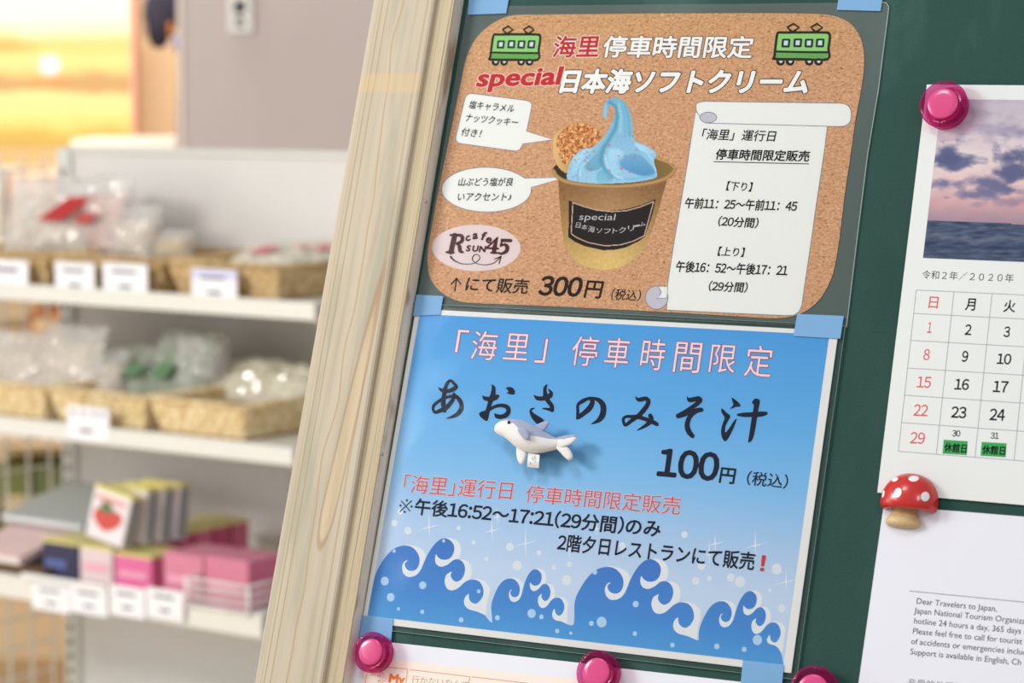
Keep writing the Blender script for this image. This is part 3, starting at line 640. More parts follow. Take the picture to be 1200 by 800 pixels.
# ================================================================== POSTER 2: blue, miso soup
PW = .0010
O2 = Vector((.1485, -.105, PW))
p2 = bthing('laminated_poster', O2, 'blue laminated poster with white border, wave drawing and brush lettering', 'poster')
MB().box(0, .297, -.210, 0, PW, PW+.0002).build('paper_sheet', PAPER, p2)
W2 = PW+.00023
q = [B(492.7, 368.3), B(972.7, 393), B(919, 779), B(431.7, 721.5)]
vt, vb = q[0].y-O2.y, q[3].y-O2.y
sky = gradient_v('ink_sky_blue', vb, vt, [(0, (196, 214, 236)), (.18, (194, 213, 236)), (.32, (174, 203, 234)), (.5, (130, 190, 234)), (.72, (94, 174, 230)), (1, (68, 156, 222))])
MB().flat(q, W2).build('printed_sky', sky, p2)
MB().box(-.0045, .3010, -.2135, .0035, PW+.0006, PW+.00062).build('laminate_film', film_mat('laminate_film_clear', .006, .10), p2)
mb = MB()
for pts in ([(-.0045, .0035), (.3010, .0035)], [(.3010, .0035), (.3010, -.2135)], [(.3010, -.2135), (-.0045, -.2135)]):
    (xa, ya), (xb, yb) = pts; mb.box(min(xa, xb)-.0002, max(xa, xb)+.0002, min(ya, yb)-.0002, max(ya, yb)+.0002, PW, PW+.0007)
mb.build('film_edge', mat('film_edge_dark', (92, 118, 112), .3, .5), p2)
# bubbles and sparkles behind the waves
bubble_m = ink('bubble_pale', (218, 226, 232)); mb = MB()
for x, y, r in ((463,613,4),(479,622,4.6),(538.5,619,2.6),(556,636,2.6),(598.5,641,5),(571,655,2.6),(607,663,6),(632.5,648,3),(650,665,2.8),(668,661.5,3.2),(665,680,6),(803,626.5,4),(823,663,5.2),(816,681,4.6),(832,678,3.2),(857,677,5),(868,682,6.5),(911,667,6.5),(903,692,2.2),(917,713,4.6),(730,640,4.5),(470,600,3.5)):
    MB().flat(bpts(ell(x, y, r*.92, r, 0, 20)), W2+.00002).build('printed_bubble', bubble_m, p2)
sp_m = ink('sparkle', (226, 232, 238))
def spark(x, y, v_, h_):
    mb = MB()
    mb.flat(bpts([(x-.2, y-v_), (x+.8, y-1), (x+1, y), (x+.6, y+1), (x+.6, y+v_*.9), (x-.6, y+1), (x-1, y), (x-.8, y-1)]), W2+.00003)
    mb.flat(bpts([(x-h_, y+h_*.28), (x-1, y-.7), (x, y-.9), (x+1, y-.7), (x+h_, y-h_*.28), (x+1, y+.8), (x, y+1), (x-1, y+.8)]), W2+.000035)
    mb.build('printed_sparkle', sp_m, p2)
for a_ in ((504,618,19,15),(577.5,622,17,12),(617,637,22,15),(584,606,12,6),(839,637.5,14,12),(886,639.5,22,15),(922,682,19,16),(668,640,22,7),(832,650,20,6),(700,620,12,7)): spark(*a_)
# waves
zA = lambda X, Y: (430+X/5.333, 620+Y/5.333)
wave = [zA(*p) for p in [(15,540),(35,400),(50,310),(85,230),(130,165),(180,120),(240,103),(290,115),(325,155),(335,200),(320,245),(290,262),(260,255),(243,232),(245,210),(262,198),(245,199),(229,222),(226,250),(236,280),(265,300),(310,290),(345,250),(380,170),(420,105),(465,65),(505,60),(540,85),(552,120),(540,165),(510,190),(470,190),(447,172),(438,158),(431,190),(440,220),(470,236),(510,222),(545,195),(580,190),(610,215),(619,260),(600,310),(565,330),(540,315),(529,290),(536,267),(519,274),(500,290),(491,330),(505,370),(535,384),(575,370),(620,330),(665,315),(710,330),(733,375),(730,420),(700,460),(670,465),(645,440),(641,405),(617,430),(614,470),(640,500),(690,515),(742,541)]]
start_full = (430+10/5.333, 721)
foam = [zA(*p) for p in [(240,103),(300,105),(350,130),(372,170),(350,230),(345,262),(310,300),(265,308),(228,288),(222,240),(240,200),(262,197),(300,180)]]
foam2 = [zA(*p) for p in [(505,58),(560,68),(590,105),(590,160),(560,205),(500,232),(470,238),(435,225),(428,190),(436,158),(500,120)]]
foam3 = [zA(*p) for p in [(590,190),(640,205),(660,250),(650,310),(600,352),(560,384),(520,384),(490,350),(495,290),(537,262),(580,230)]]
foam4 = [zA(*p) for p in [(665,313),(730,322),(770,360),(772,400),(757,460),(742,545),(690,522),(635,505),(610,470),(615,425),(641,402),(690,380)]]
src = [(475, 639), (524, 631), (539, 655.6), (555, 679), (568.7, 721)]
groups = [src, [(597, 677.5), (629, 668.7), (639.4, 684), (653.4, 697.8), (665, 732)], [(712, 664), (765, 655.6), (780, 681), (802, 705.6), (815.6, 750)], [(844.4, 704), (879, 695), (893, 711), (907, 726), (917, 765)]]
wave_m = gradient_v('ink_wave_blue', B(600, 745).y-O2.y, B(524, 631).y-O2.y, [(0, (76, 158, 218)), (.35, (62, 138, 210)), (1, (54, 116, 198))])
foam_m = ink('foam', (226, 230, 234))
S_ = np.array([[*B(*p)[:2], 1] for p in src])
printR = lambda y: 972.7+(919-972.7)*(y-393)/(779-393)
printL = lambda y: 492.7+(431.7-492.7)*(y-368.3)/(721.5-368.3)
for gi, g in enumerate(groups):
    D_ = np.array([B(*p)[:2] for p in g]); A_, *_r = np.linalg.lstsq(S_, D_, rcond=None)
    def tr_(pts):
        out = []
        for p in pts:
            b_ = B(p[0], p[1]); v_ = np.array([b_.x, b_.y, 1])@A_; out.append(Vector((v_[0], v_[1], 0)))
        return out
    pts = wave if gi == 0 else [zA(30, 520), zA(42, 440)]+wave[2:]
    T = tr_(pts)
    if gi == 0: T = bpts([(431.7, 721.5), (printL(680)+.4, 680)])+T[3:]
    else: T[0] = B(*[(569.2, 720.8), (666, 731.8), (816.5, 749.8)][gi-1])
    if gi < 3: T[-1] = B(*[(569.4, 720.8), (666.2, 731.8), (816.7, 749.8)][gi])
    if gi == 3:
        c_ = T[-7]; tx, ty = to_px(T[-6]); T = T[:-6]+[B(tx, ty)]+[B(tx+a_[0], ty+a_[1]) for a_ in ((-3.2, 4.5), (-2.6, 8.5), (.5, 11), (5, 12), (10, 15.5), (13, 21))]
        xe = printR(ty+28)+.8; T += [B(min(tx+14.5, xe), ty+26)]
        MB().flat([B(816.7, 750), B(tx-2, ty+10), B(tx+3, ty+12), q[2], Vector((B(816.7, 750).x, (q[3]+(q[2]-q[3])*((B(816.7, 750).x-q[3].x)/(q[2].x-q[3].x))).y, 0))], W2+.000055).build('printed_wave', wave_m, p2)
    sm = [Vector((*p[:2], 0)) for p in catmull([(t.x, t.y) for t in T], 3)]
    if gi == 3: bot = [q[2], Vector((sm[0].x, (q[3]+(q[2]-q[3])*((sm[0].x-q[3].x)/(q[2].x-q[3].x))).y, 0))]
    else:
        yb = lambda x: (q[3]+(q[2]-q[3])*((x-q[3].x)/(q[2].x-q[3].x))).y
        bot = [Vector((sm[-1].x, yb(sm[-1].x), 0)), Vector((sm[0].x, yb(sm[0].x), 0))]
    # printed colour below neighbouring waves joins seamlessly
    mf = MB()
    for k, fo in enumerate((foam, foam2, foam3, foam4)):
        fo = tr_(fo)
        if gi == 3 and k == 3:
            xr = B(921, 740).x; fo = [Vector((min(p.x, xr), p.y, 0)) for p in fo]
        mf.flat([Vector((*p[:2], 0)) for p in catmull([(t.x, t.y) for t in fo], 3, True)], W2+.00003+k*.000005+gi*.000001)
    mf.build('printed_foam', foam_m, p2)
    MB().flat(sm+bot, W2+.00006+gi*.000003).build('printed_wave', wave_m, p2)
mb = MB()
for x, y, r in ((452,681,5.2),(459,700,5),(496.5,686,4.6),(468,713.5,2),(496,717,2.6),(562,693,2.4),(541.5,726.5,3),(584,724,3.1),(624,719,5.3),(635.5,723,2.8),(654,739.5,2.7),(670,742,2),(694,730.5,3),(706,729,6.3),(698,670.5,3),(746,708,3.8),(745,742.5,2.8),(789,756,2.9),(841,757.5,3.4),(873,761,3.1),(888.5,750,6),(463,646,2),(521,634,2)):
    MB().flat(bpts(ell(x, y, r*.92, r, 0, 20)), W2+.00010).build('printed_bubble', ink('bubble_blue', (178, 210, 238)), p2)
# brush lettering
def zr(ox, oy, sc=60/800): return lambda pts: [(ox+p[0]*sc, oy+p[1]*sc)+((p[2]*sc,) if len(p) > 2 else ()) for p in pts]
WL = W2+.00016
chars = MB(); k_ = [0]
def st_(Z, pts): k_[0] += 1; stroke(chars, [(p[0], p[1], p[2]*1.12+.15) for p in Z(pts)], WL+k_[0]*.000002, None, 5)
def pl_(Z, pts): k_[0] += 1; chars.flat(bpts([tuple(p) for p in catmull(Z(pts), 3, True)]), WL+k_[0]*.000002)
Z = zr(500, 440)
st_(Z, [(195,190,8),(235,225,38),(300,252,55),(380,242,58),(450,208,62),(478,175,48),(440,130,42),(395,85,38),(350,110,46),(322,165,50),(300,230,50)])
st_(Z, [(305,200,55),(285,330,60),(275,450,66),(300,565,45)])
st_(Z, [(442,292,40),(440,350,48),(400,420,58),(330,500,62),(230,552,56),(150,580,42),(115,530,36),(130,470,44),(200,410,44),(300,355,40),(400,330,44),(470,330,50),(530,390,60),(560,470,60),(545,550,66),(480,620,56),(400,655,34),(320,675,8)])
Z = zr(555, 440)
st_(Z, [(295,150,8),(325,190,48),(322,270,62),(292,370,66),(265,450,58),(240,540,58),(225,600,60)]); pl_(Z, [(250,530),(190,552),(120,575),(98,610),(125,655),(175,695),(215,718),(240,690),(255,610)])
st_(Z, [(152,320,8),(195,362,55),(290,372,66),(365,340,74),(392,328,46)]); st_(Z, [(250,545,44),(320,502,42),(400,475,46),(480,475,52),(545,505,60),(560,560,60),(525,620,66),(450,648,60),(380,640,60),(352,608,26)])
pl_(Z, [(520,200),(560,185),(610,190),(650,225),(662,262),(650,300),(600,300),(545,287),(535,268),(562,262),(548,235)])
Z = zr(610, 440)
st_(Z, [(228,312,8),(270,355,52),(340,365,58),(420,350,60),(475,318,70),(492,278,46),(468,240,26),(450,215,8)])
st_(Z, [(430,152,12),(400,190,42),(395,250,48),(410,330,70),(450,410,60),(500,480,58),(505,545,58)]); st_(Z, [(505,545,50),(440,530,34),(365,520,16)])
st_(Z, [(225,515,14),(182,535,28),(178,580,38),(230,650,78),(320,725,105),(385,770,60)])
Z = zr(665, 450)
st_(Z, [(360,205,10),(395,250,56),(398,310,66),(350,390,74),(270,460,62),(195,515,62),(165,545,28)])
st_(Z, [(165,545,28),(175,430,40),(178,330,40),(250,272,54),(330,235,42),(430,232,44),(510,262,62),(565,330,76),(575,420,80),(550,510,80),(490,578,54),(390,628,10)])
Z = zr(720, 455)
st_(Z, [(345,138,10),(385,182,48),(450,175,60),(508,165,54),(543,205,60),(520,280,60),(450,370,64),(380,440,58),(280,510,52),(190,578,42),(162,545,38),(152,482,38),(200,447,38),(290,447,46),(380,452,58),(480,480,54),(560,510,60),(640,545,58),(678,568,50)])
st_(Z, [(572,432,58),(592,480,60),(560,540,58),(480,600,42),(370,662,8)])
Z = zr(780, 460)
st_(Z, [(350,75,12),(385,120,58),(460,110,64),(530,105,74),(550,132,62),(490,190,58),(400,250,54),(300,312,48),(212,370,68)]); st_(Z, [(212,370,68),(320,335,70),(420,300,58),(540,268,50),(578,276,48)])
st_(Z, [(580,278,44),(500,300,46),(420,350,58),(368,430,64),(350,530,70),(380,620,74),(432,682,60)])
Z = zr(840, 460, 65/800)
pl_(Z, [(228,78),(300,125),(350,180),(345,205),(290,210),(200,242),(250,185),(240,140)]); pl_(Z, [(88,235),(150,290),(205,345),(170,420),(140,480),(130,540),(138,582),(190,520),(240,440),(285,385),(295,402),(250,520),(190,640),(140,705),(100,680),(75,600),(78,520),(100,440),(125,370),(85,300),(75,252)])
st_(Z, [(318,325,28),(400,325,54),(520,322,60),(640,316,66),(718,304,44)]); pl_(Z, [(575,90),(620,105),(632,140),(605,280),(590,380),(560,560),(525,680),(475,725),(465,700),(480,600),(510,400),(535,260),(545,185),(520,152),(540,110)])
chars.build('brush_lettering', INK_NAVY, p2)
# headings
a_ = MB(); b_ = MB()
for ch, x0, x1, yt, yb in (('「', 534, 551, 387, 414), ('海', 551.5, 586, 388, 423), ('里', 590, 623, 391, 423), ('」', 627, 643.5, 397, 426), ('停', 669, 704, 394, 430), ('車', 708, 741, 396, 432), ('時', 750, 783, 397, 435), ('間', 789, 825, 401, 438), ('限', 831, 866, 404, 438), ('定', 872, 909, 405, 443)):
    glyph(a_, ch, x0, x1, yt, yb, W2+.00013, .055, .15, .004, .016); glyph(b_, ch, x0, x1, yt, yb, W2+.00018, .055, .15, .0)
a_.build('lettering_outline', ink('plum_red', (148, 52, 92)), p2); b_.build('lettering', ink('pink_pale', (246, 216, 222)), p2)
a_ = MB(); b_ = MB()
for s, x0, y0, x1, y1, h in (('｢海里｣運行日', 473, 577.5, 600, 586.5, 21.5), ('停車時間限定販売', 616, 589, 797, 604, 21)):
    text(a_, s, x0, y0, x1, y1, h, W2+.00013, .0, 0, .02); text(b_, s, x0, y0, x1, y1, h, W2+.00018, .0)
a_.build('lettering_outline', ink('halo_pale', (226, 222, 232)), p2); b_.build('lettering', ink('soft_red', (216, 88, 84)), p2)
mb = MB()
text(mb, '午後16:52～17:21(29分間)のみ', 485.8, 603.5, 774, 630.5, 20.5, W2+.00018, .02)
stroke(mb, [(471.5, 587), (481.5, 599)], W2+.00018, 1.1, 1); stroke(mb, [(483.5, 587), (470, 599.5)], W2+.000183, 1.1, 1)
for x_, y_ in ((478, 586.5), (470.5, 592.5), (483.5, 593.8), (475.3, 600)): mb.flat(bpts(ell(x_, y_, 1.3, 1.3, 0, 12)), W2+.00018)
text(mb, '2階夕日レストランにて販売', 653, 645.5, 884, 669, 21, W2+.00018, .018)
text(mb, '100', 770, 558.5, 841.5, 565, 34, W2+.00018, .032, -.02); text(mb, '円', 843, 566, 861, 568, 18.5, W2+.00018, .022); text(mb, '（税込）', 875, 568.5, 923, 573.5, 17, W2+.00018, .008)
mb.build('lettering', INK_NAVY, p2)
mb = MB(); text(mb, '！', 891, 669.5, 896.5, 670, 19, W2+.00018, .03); mb.build('exclamation_mark', INK_RED, p2, label='red exclamation mark')

# ================================================================== CALENDAR, NOTICE, LEAFLET
def sheet(name, pts, w, m, label, cat, thick=.0002):
    P = bpts(pts); c = sum(P, Vector((0, 0, 0)))/len(P); c.z = w
    e = bthing(name, c, label, cat); MB().prism([(p.x, p.y) for p in P], w, w+thick).build('paper_sheet', m, e); return e
CW = .0014
cal_w = 130
g00, g30, g06, g26 = B(1074.7, 340.5), B(1163.5, 344.7), B(1053.7, 529.3), B(1142, 534.0)
ux_ = (g30-g00)/2; vy_ = (g06-g00); c_w = ux_*7+ux_.normalized()*.023
cal = sheet('calendar_sheet', [(1087, 100), to_px(B(1087, 100)+c_w), to_px(B(1029, 577.5)+c_w), (1029, 577.5)], CW, mat('paper_calendar', (222, 226, 226), .65, .3), 'wall calendar page with a dusk sea photo above a month grid', 'calendar')
WC = CW+.00023
def sunset():
    o = org(cal)
    ns, nt_ = 230, 170; sg, tg = np.meshgrid(np.linspace(0, 1, ns), np.linspace(0, 1, nt_))
    c4 = [np.array(q_) for q_ in ((1104.3, 117.0), to_px(B(1104.3, 117)+ux_*6.9), to_px(B(1082.5, 303)+ux_*6.9), (1082.5, 303.0))]
    XY = c4[0]*((1-sg)*(1-tg))[..., None]+c4[1]*(sg*(1-tg))[..., None]+c4[2]*(sg*tg)[..., None]+c4[3]*((1-sg)*tg)[..., None]; X, Y = XY[..., 0], XY[..., 1]
    b4 = [np.array(B(*q_)) for q_ in c4]
    P = b4[0]*((1-sg)*(1-tg))[..., None]+b4[1]*(sg*(1-tg))[..., None]+b4[2]*(sg*tg)[..., None]+b4[3]*((1-sg)*tg)[..., None]
    P = P-np.array([o.x, o.y, 0]); P[..., 2] = WC-o.z; mask = np.ones(X.shape, bool)
    hor = 260+(X-1090)*.036
    n1 = fbm(X, Y*1.6, .018, 5, 1); n2 = fbm(X, Y*1.8, .045, 4, 5); n3 = fbm(X, Y*6, .05, 3, 8)
    t = np.clip((Y-117)/(hor-117), 0, 1)
    stops = [(0, (188, 180, 194)), (.25, (200, 190, 200)), (.5, (222, 206, 206)), (.7, (214, 184, 184)), (.85, (200, 160, 164)), (1, (158, 134, 150))]
    sky = np.stack([np.interp(t, [s[0] for s in stops], [s[1][k] for s in stops]) for k in range(3)], -1)
    def cloud(cx, cy, rx, ry, col, amt=.9, e=.75):
        nonlocal sky
        d = 1-np.hypot((X-cx)/rx, (Y-cy)/ry)+n1*.6+n2*.55; a = (np.clip(d/e, 0, 1)*amt)[..., None]; sky = sky*(1-a)+np.array(col)*a
    cloud(1165, 150, 55, 20, (164, 156, 176), .75); cloud(1205, 158, 40, 14, (150, 144, 168), .7)
    cloud(1128, 192, 36, 15, (84, 92, 132)); cloud(1112, 182, 20, 16, (80, 88, 128)); cloud(1193, 200, 30, 26, (84, 90, 128)); cloud(1160, 216, 42, 14, (96, 100, 136))
    cloud(1105, 218, 26, 8, (108, 110, 146)); cloud(1150, 228, 40, 8, (112, 112, 146)); cloud(1230, 190, 60, 36, (90, 94, 130)); cloud(1190, 238, 26, 7, (140, 120, 146), .7)
    cloud(1112, 233, 8, 3, (140, 124, 150), .6); cloud(1150, 241, 14, 4, (150, 128, 150), .6)
    cloud(1300, 180, 60, 30, (92, 98, 134)); cloud(1380, 215, 70, 20, (100, 102, 138)); cloud(1420, 160, 50, 24, (130, 130, 156), .7)
    a = (np.clip(.5+n2, 0, 1)*.12)[..., None]; sky = sky*(1-a)+np.array((120, 112, 140))*a
    sea = np.stack([72+n3*26, 84+n3*26, 108+n3*26], -1); s2 = (Y-hor)[..., None]
    band = np.exp(-((Y-hor-27-n2*6)/5)**2)[..., None]; sea = sea*(1-band*.4)+np.array((46, 56, 88))*band*.4
    lt = (np.exp(-((Y-hor-19-n1*8)/3)**2)*.35)[..., None]; sea = sea*(1-lt)+np.array((142, 142, 156))*lt
    rgb = np.where((Y > hor)[..., None], sea, sky)
    raster('sea_photo', P, mask, rgb, vcol_mat('ink_sea_picture', .4), cal)
sunset()
mb = MB(); text(mb, '令和２年/２０２０年', 1081, 327.3, 1188, 331.8, 10, WC, .0); mb.build('lettering', INK_BLACK, cal)
rows = [0, (368.2-340.5)/188.8, (400-340.5)/188.8, (432.5-340.5)/188.8, (464.2-340.5)/188.8, (496-340.5)/188.8, 1]
mb = MB(); lw = .00022
for c in range(8): p, p_ = g00+ux_*c, g00+ux_*c+vy_; mb.add([Vector((p.x-lw, p.y, WC)), Vector((p.x+lw, p.y, WC)), Vector((p_.x+lw, p_.y, WC)), Vector((p_.x-lw, p_.y, WC))], [(0, 3, 2, 1)])
for r in rows: p, p_ = g00+vy_*r, g00+vy_*r+ux_*7; mb.add([Vector((p.x, p.y-lw, WC)), Vector((p_.x, p_.y-lw, WC)), Vector((p_.x, p_.y+lw, WC)), Vector((p.x, p.y+lw, WC))], [(0, 1, 2, 3)])
mb.build('month_grid', ink('grid_grey', (160, 166, 170)), cal)
red = MB(); blk = MB()
for s, x0, x1, yt, yb in (('日', 1088.7, 1101.3, 348, 362.3), ('1', 1087, 1094, 378, 391), ('8', 1082.5, 1091.5, 409.5, 422.8), ('15', 1075, 1093, 441.5, 455.5), ('22', 1071, 1089.5, 474, 488.5), ('29', 1067, 1086, 506.5, 521)):
    glyph(red, s, x0, x1, yt, yb, WC, .05, .13, .012)
for s, x0, x1, yt, yb in (('月', 1131.5, 1145, 350, 365), ('2', 1131, 1140.3, 380.5, 393.5), ('9', 1127.5, 1136.5, 411.5, 425), ('16', 1119, 1137.5, 444, 458), ('23', 1115, 1134.5, 476.5, 491), ('30', 1116.5, 1127, 504.3, 512.3),
        ('火', 1176.3, 1192, 352, 367), ('3', 1176.5, 1185.5, 383, 396), ('10', 1168.5, 1187, 414.5, 428), ('17', 1164, 1183.5, 446.5, 460.8), ('24', 1160, 1179.8, 479, 493.8), ('31', 1161.5, 1172, 507, 515)):
    glyph(blk, s, x0, x1, yt, yb, WC, .05, .13, .02)
red.build('lettering', ink('calendar_red', (214, 98, 98)), cal); blk.build('lettering', INK_BLACK, cal)
for pts, tx in (([(1106.8, 515.8), (1135, 517.5), (1133.8, 533.8), (1105.5, 532)], (1107, 530, 1133.3, 531.8)), ([(1151.3, 518.3), (1180.5, 520), (1179.3, 536.3), (1150, 534.5)], (1151.5, 532.6, 1178.6, 534.3))):
    MB().flat(bpts(pts), WC+.00003).build('closed_day_mark', ink('mark_green', (64, 160, 88)), cal, label='green closed-day mark')
    mb = MB(); text(mb, '休館日', *tx, 11, WC+.00006, .03); mb.build('lettering', INK_BLACK, cal)
notice = sheet('notice_sheet', [(1036, 592), (1262, 610.5), (1225, 900), (997, 868)], .0006, PAPER_COOL, 'white notice with English traveller text, under the mushroom magnet', 'notice')
WN = .00084
mb = MB(); stroke(mb, [(1066.4, 692.5), (1240, 709.5)], WN, .8, 1); mb.build('rule_line', INK_GREY, notice)
v_, f_ = glyphs('Dear Travelers to Japan,'); em = (B(1168.3, 716.5)-B(1074.3, 707.3)).length/(v_[:, 0].max()-v_[:, 0].min())
mb = MB()
for s, x, y in (('Dear Travelers to Japan,', 1074.3, 707.3), ('Japan National Tourism Organization', 1072.5, 718.5), ('hotline 24 hours a day, 365 days a', 1071.3, 730.4), ('Please feel free to call for tourist', 1070.0, 742.4), ('of accidents or emergencies', 1068.2, 754.4), ('Support is available in English, Ch', 1067.2, 766.6)):
    text_size(mb, s if s[:2] != 'of' else s+' includ', x-.5, y, .098, em, WN, .004)
mb.build('lettering', ink('soft_black', (58, 58, 66)), notice)
mb = MB(); text_size(mb, '亲爱的外国游客', 1063, 804, .098, em*1.15, WN, 0); mb.build('lettering', INK_GREY, notice)
leaf = sheet('leaflet_sheet', [(416, 748), (452.5, 752), (677.5, 776.3), (728, 783), (905, 803), (893, 860), (404, 830)], .0008, PAPER_COOL, 'white and pale orange leaflet under the row of pink magnets', 'leaflet')
WF = .00104
MB().flat(bpts([(430, 769.5), (457.5, 772.5), (677.5, 796.5), (880, 822), (870, 850), (420, 825)]), WF).build('tinted_panel', ink('apricot', (240, 226, 216)), leaf)
mb = MB()
for pts in ([(433, 778.5), (447.5, 781), (478, 784)], [(431, 789), (429, 800)], [(478.5, 785), (475.5, 810)], [(481.5, 784.6), (551, 792.8)], [(551.5, 793), (548, 815)], [(554, 793), (700, 810)]): stroke(mb, pts, WF+.00003, .9, 1)
mb.build('ruled_lines', ink('orange_line', (214, 150, 116)), leaf)
mb = MB(); text(mb, 'My', 455.5, 803, 474.5, 805, 14, WF+.00003, .05); mb.build('lettering', ink('orange_bold', (222, 128, 66)), leaf)
mb = MB(); text(mb, '行かないなんて', 482.5, 801, 549, 808, 10, WF+.00003, 0); text(mb, 'あ', 443, 793, 451, 794, 7, WF+.00003, 0); text(mb, 'だ', 442, 803, 450, 804, 7, WF+.00003, 0); text(mb, '栄', 433, 792, 441, 793, 7, WF+.00003, 0)
mb.build('lettering', ink('orange_grey', (196, 150, 128)), leaf)

# ================================================================== TAPE
def tape_mat():
    m = bpy.data.materials.new('tape_blue'); m.use_nodes = True; nt = m.node_tree; L = nt.links; b = nt.nodes['Principled BSDF']; out = nt.nodes['Material Output']
    b.inputs['Base Color'].default_value = (*lin((150, 206, 246)), 1); b.inputs['Roughness'].default_value = .45
    t = nt.nodes.new('ShaderNodeBsdfTransparent'); t.inputs[0].default_value = (*lin((140, 192, 240)), 1)
    mx = nt.nodes.new('ShaderNodeMixShader'); mx.inputs[0].default_value = .55; L.new(t.outputs[0], mx.inputs[1]); L.new(b.outputs[0], mx.inputs[2]); L.new(mx.outputs[0], out.inputs[0]); return m
TM = tape_mat()
for pts, lab, w in (([(552.5, -22), (601, -22), (594, 16.5), (549, 18)], 'blue tape strip at the upper left corner of the cork-patterned poster', .0011),
                 ([(986.5, -22), (1038.5, -22), (1032.5, 13.8), (981.3, 12.3)], 'blue tape strip at the upper right corner of the cork-patterned poster', .0011),
                 ([(489.7, 346), (521, 347.8), (517.3, 369.5), (485.5, 371)], 'blue tape strip at the upper left corner of the wave poster', PW+.0009),
                 ([(935.5, 368.7), (990, 371), (986, 397.6), (931, 394.5)], 'blue tape strip at the upper right corner of the wave poster', PW+.0009),
                 ([(424, 721.3), (462.5, 725.3), (460, 752.5), (420, 748.5)], 'blue tape strip at the lower left corner of the wave poster, behind a magnet', PW+.0009),
                 ([(872, 773.8), (919.8, 779), (917, 813), (868.5, 808)], 'blue tape strip at the lower right corner of the wave poster', PW+.0009)):
    P = bpts(pts); c = sum(P, Vector((0, 0, 0)))/4; c.z = w
    mb = MB().prism([(p.x, p.y) for p in P], w, w+.0001); o = mb.build('tape_strip', TM, None, BM @ Matrix.Translation(c), off=c); tag(o, lab, 'tape')

# ================================================================== MAGNETS
def magnet_mat():
    m = bpy.data.materials.new('magnet_clear_pink'); m.use_nodes = True; nt = m.node_tree; L = nt.links; b = nt.nodes['Principled BSDF']; out = nt.nodes['Material Output']
    b.inputs['Base Color'].default_value = (*lin((206, 40, 128)), 1); b.inputs['Roughness'].default_value = .08; b.inputs['Specular IOR Level'].default_value = .7
    t = nt.nodes.new('ShaderNodeBsdfTransparent'); t.inputs[0].default_value = (*lin((244, 176, 216)), 1)
    lw = nt.nodes.new('ShaderNodeLayerWeight'); lw.inputs[0].default_value = .35
    mr = nt.nodes.new('ShaderNodeMapRange'); mr.inputs[3].default_value = .10; mr.inputs[4].default_value = .62; L.new(lw.outputs['Facing'], mr.inputs[0])
    mx = nt.nodes.new('ShaderNodeMixShader'); L.new(mr.outputs[0], mx.inputs[0]); L.new(t.outputs[0], mx.inputs[1]); L.new(b.outputs[0], mx.inputs[2]); L.new(mx.outputs[0], out.inputs[0]); return m
MG = magnet_mat(); MC = mat('magnet_core_pink', (212, 74, 130), .18, .5)
def magnet(px, py, lab, base_w, R=.0150, wt=.0095):
    c0 = B(px, py, base_w+wt); c = Vector((c0.x, c0.y, base_w))
    e = bthing('round_magnet', c, lab, 'magnet', 'round pink magnets')
    s = R/.0150
    v, f = lathe([(r*s, z*MM) for r, z in ((.0118, 0), (.0135, .25), (.0142, 1.2), (.0139, 2.4), (.0143, 5.6), (.0150, 7.2), (.0149, 8.4), (.0142, 9.2), (.0126, 9.4), (.0108, 9.1), (.0100, 8.6))], 48)
    MB().add([c+Vector(x) for x in v], f).build('clear_rim', MG, e, smooth=True, label='translucent magenta plastic rim')
    v, f = lathe([(r*s, z*MM) for r, z in ((.0094, .6), (.0094, 7.8), (.0098, 8.75), (.0096, 9.5), (.0088, 9.85), (.006, 10.0), (.003, 10.05), (.0001, 10.06))], 40)
    MB().add([c+Vector(x) for x in v], f).build('core', MC, e, smooth=True, label='opaque pink centre disc')
magnet(1104.5, 121, 'pink round magnet at the upper left corner of the calendar', CW+.0003)
magnet(434, 763.5, 'pink round magnet nearest the wooden frame, on the leaflet corner', PW+.0011, .0132)
magnet(698.5, 787.5, 'pink round magnet in the middle of the leaflet top edge', PW+.0010, .0138)
magnet(952, 809, 'pink round magnet cut by the bottom of the picture, right of the wave poster', .0006, .0150)

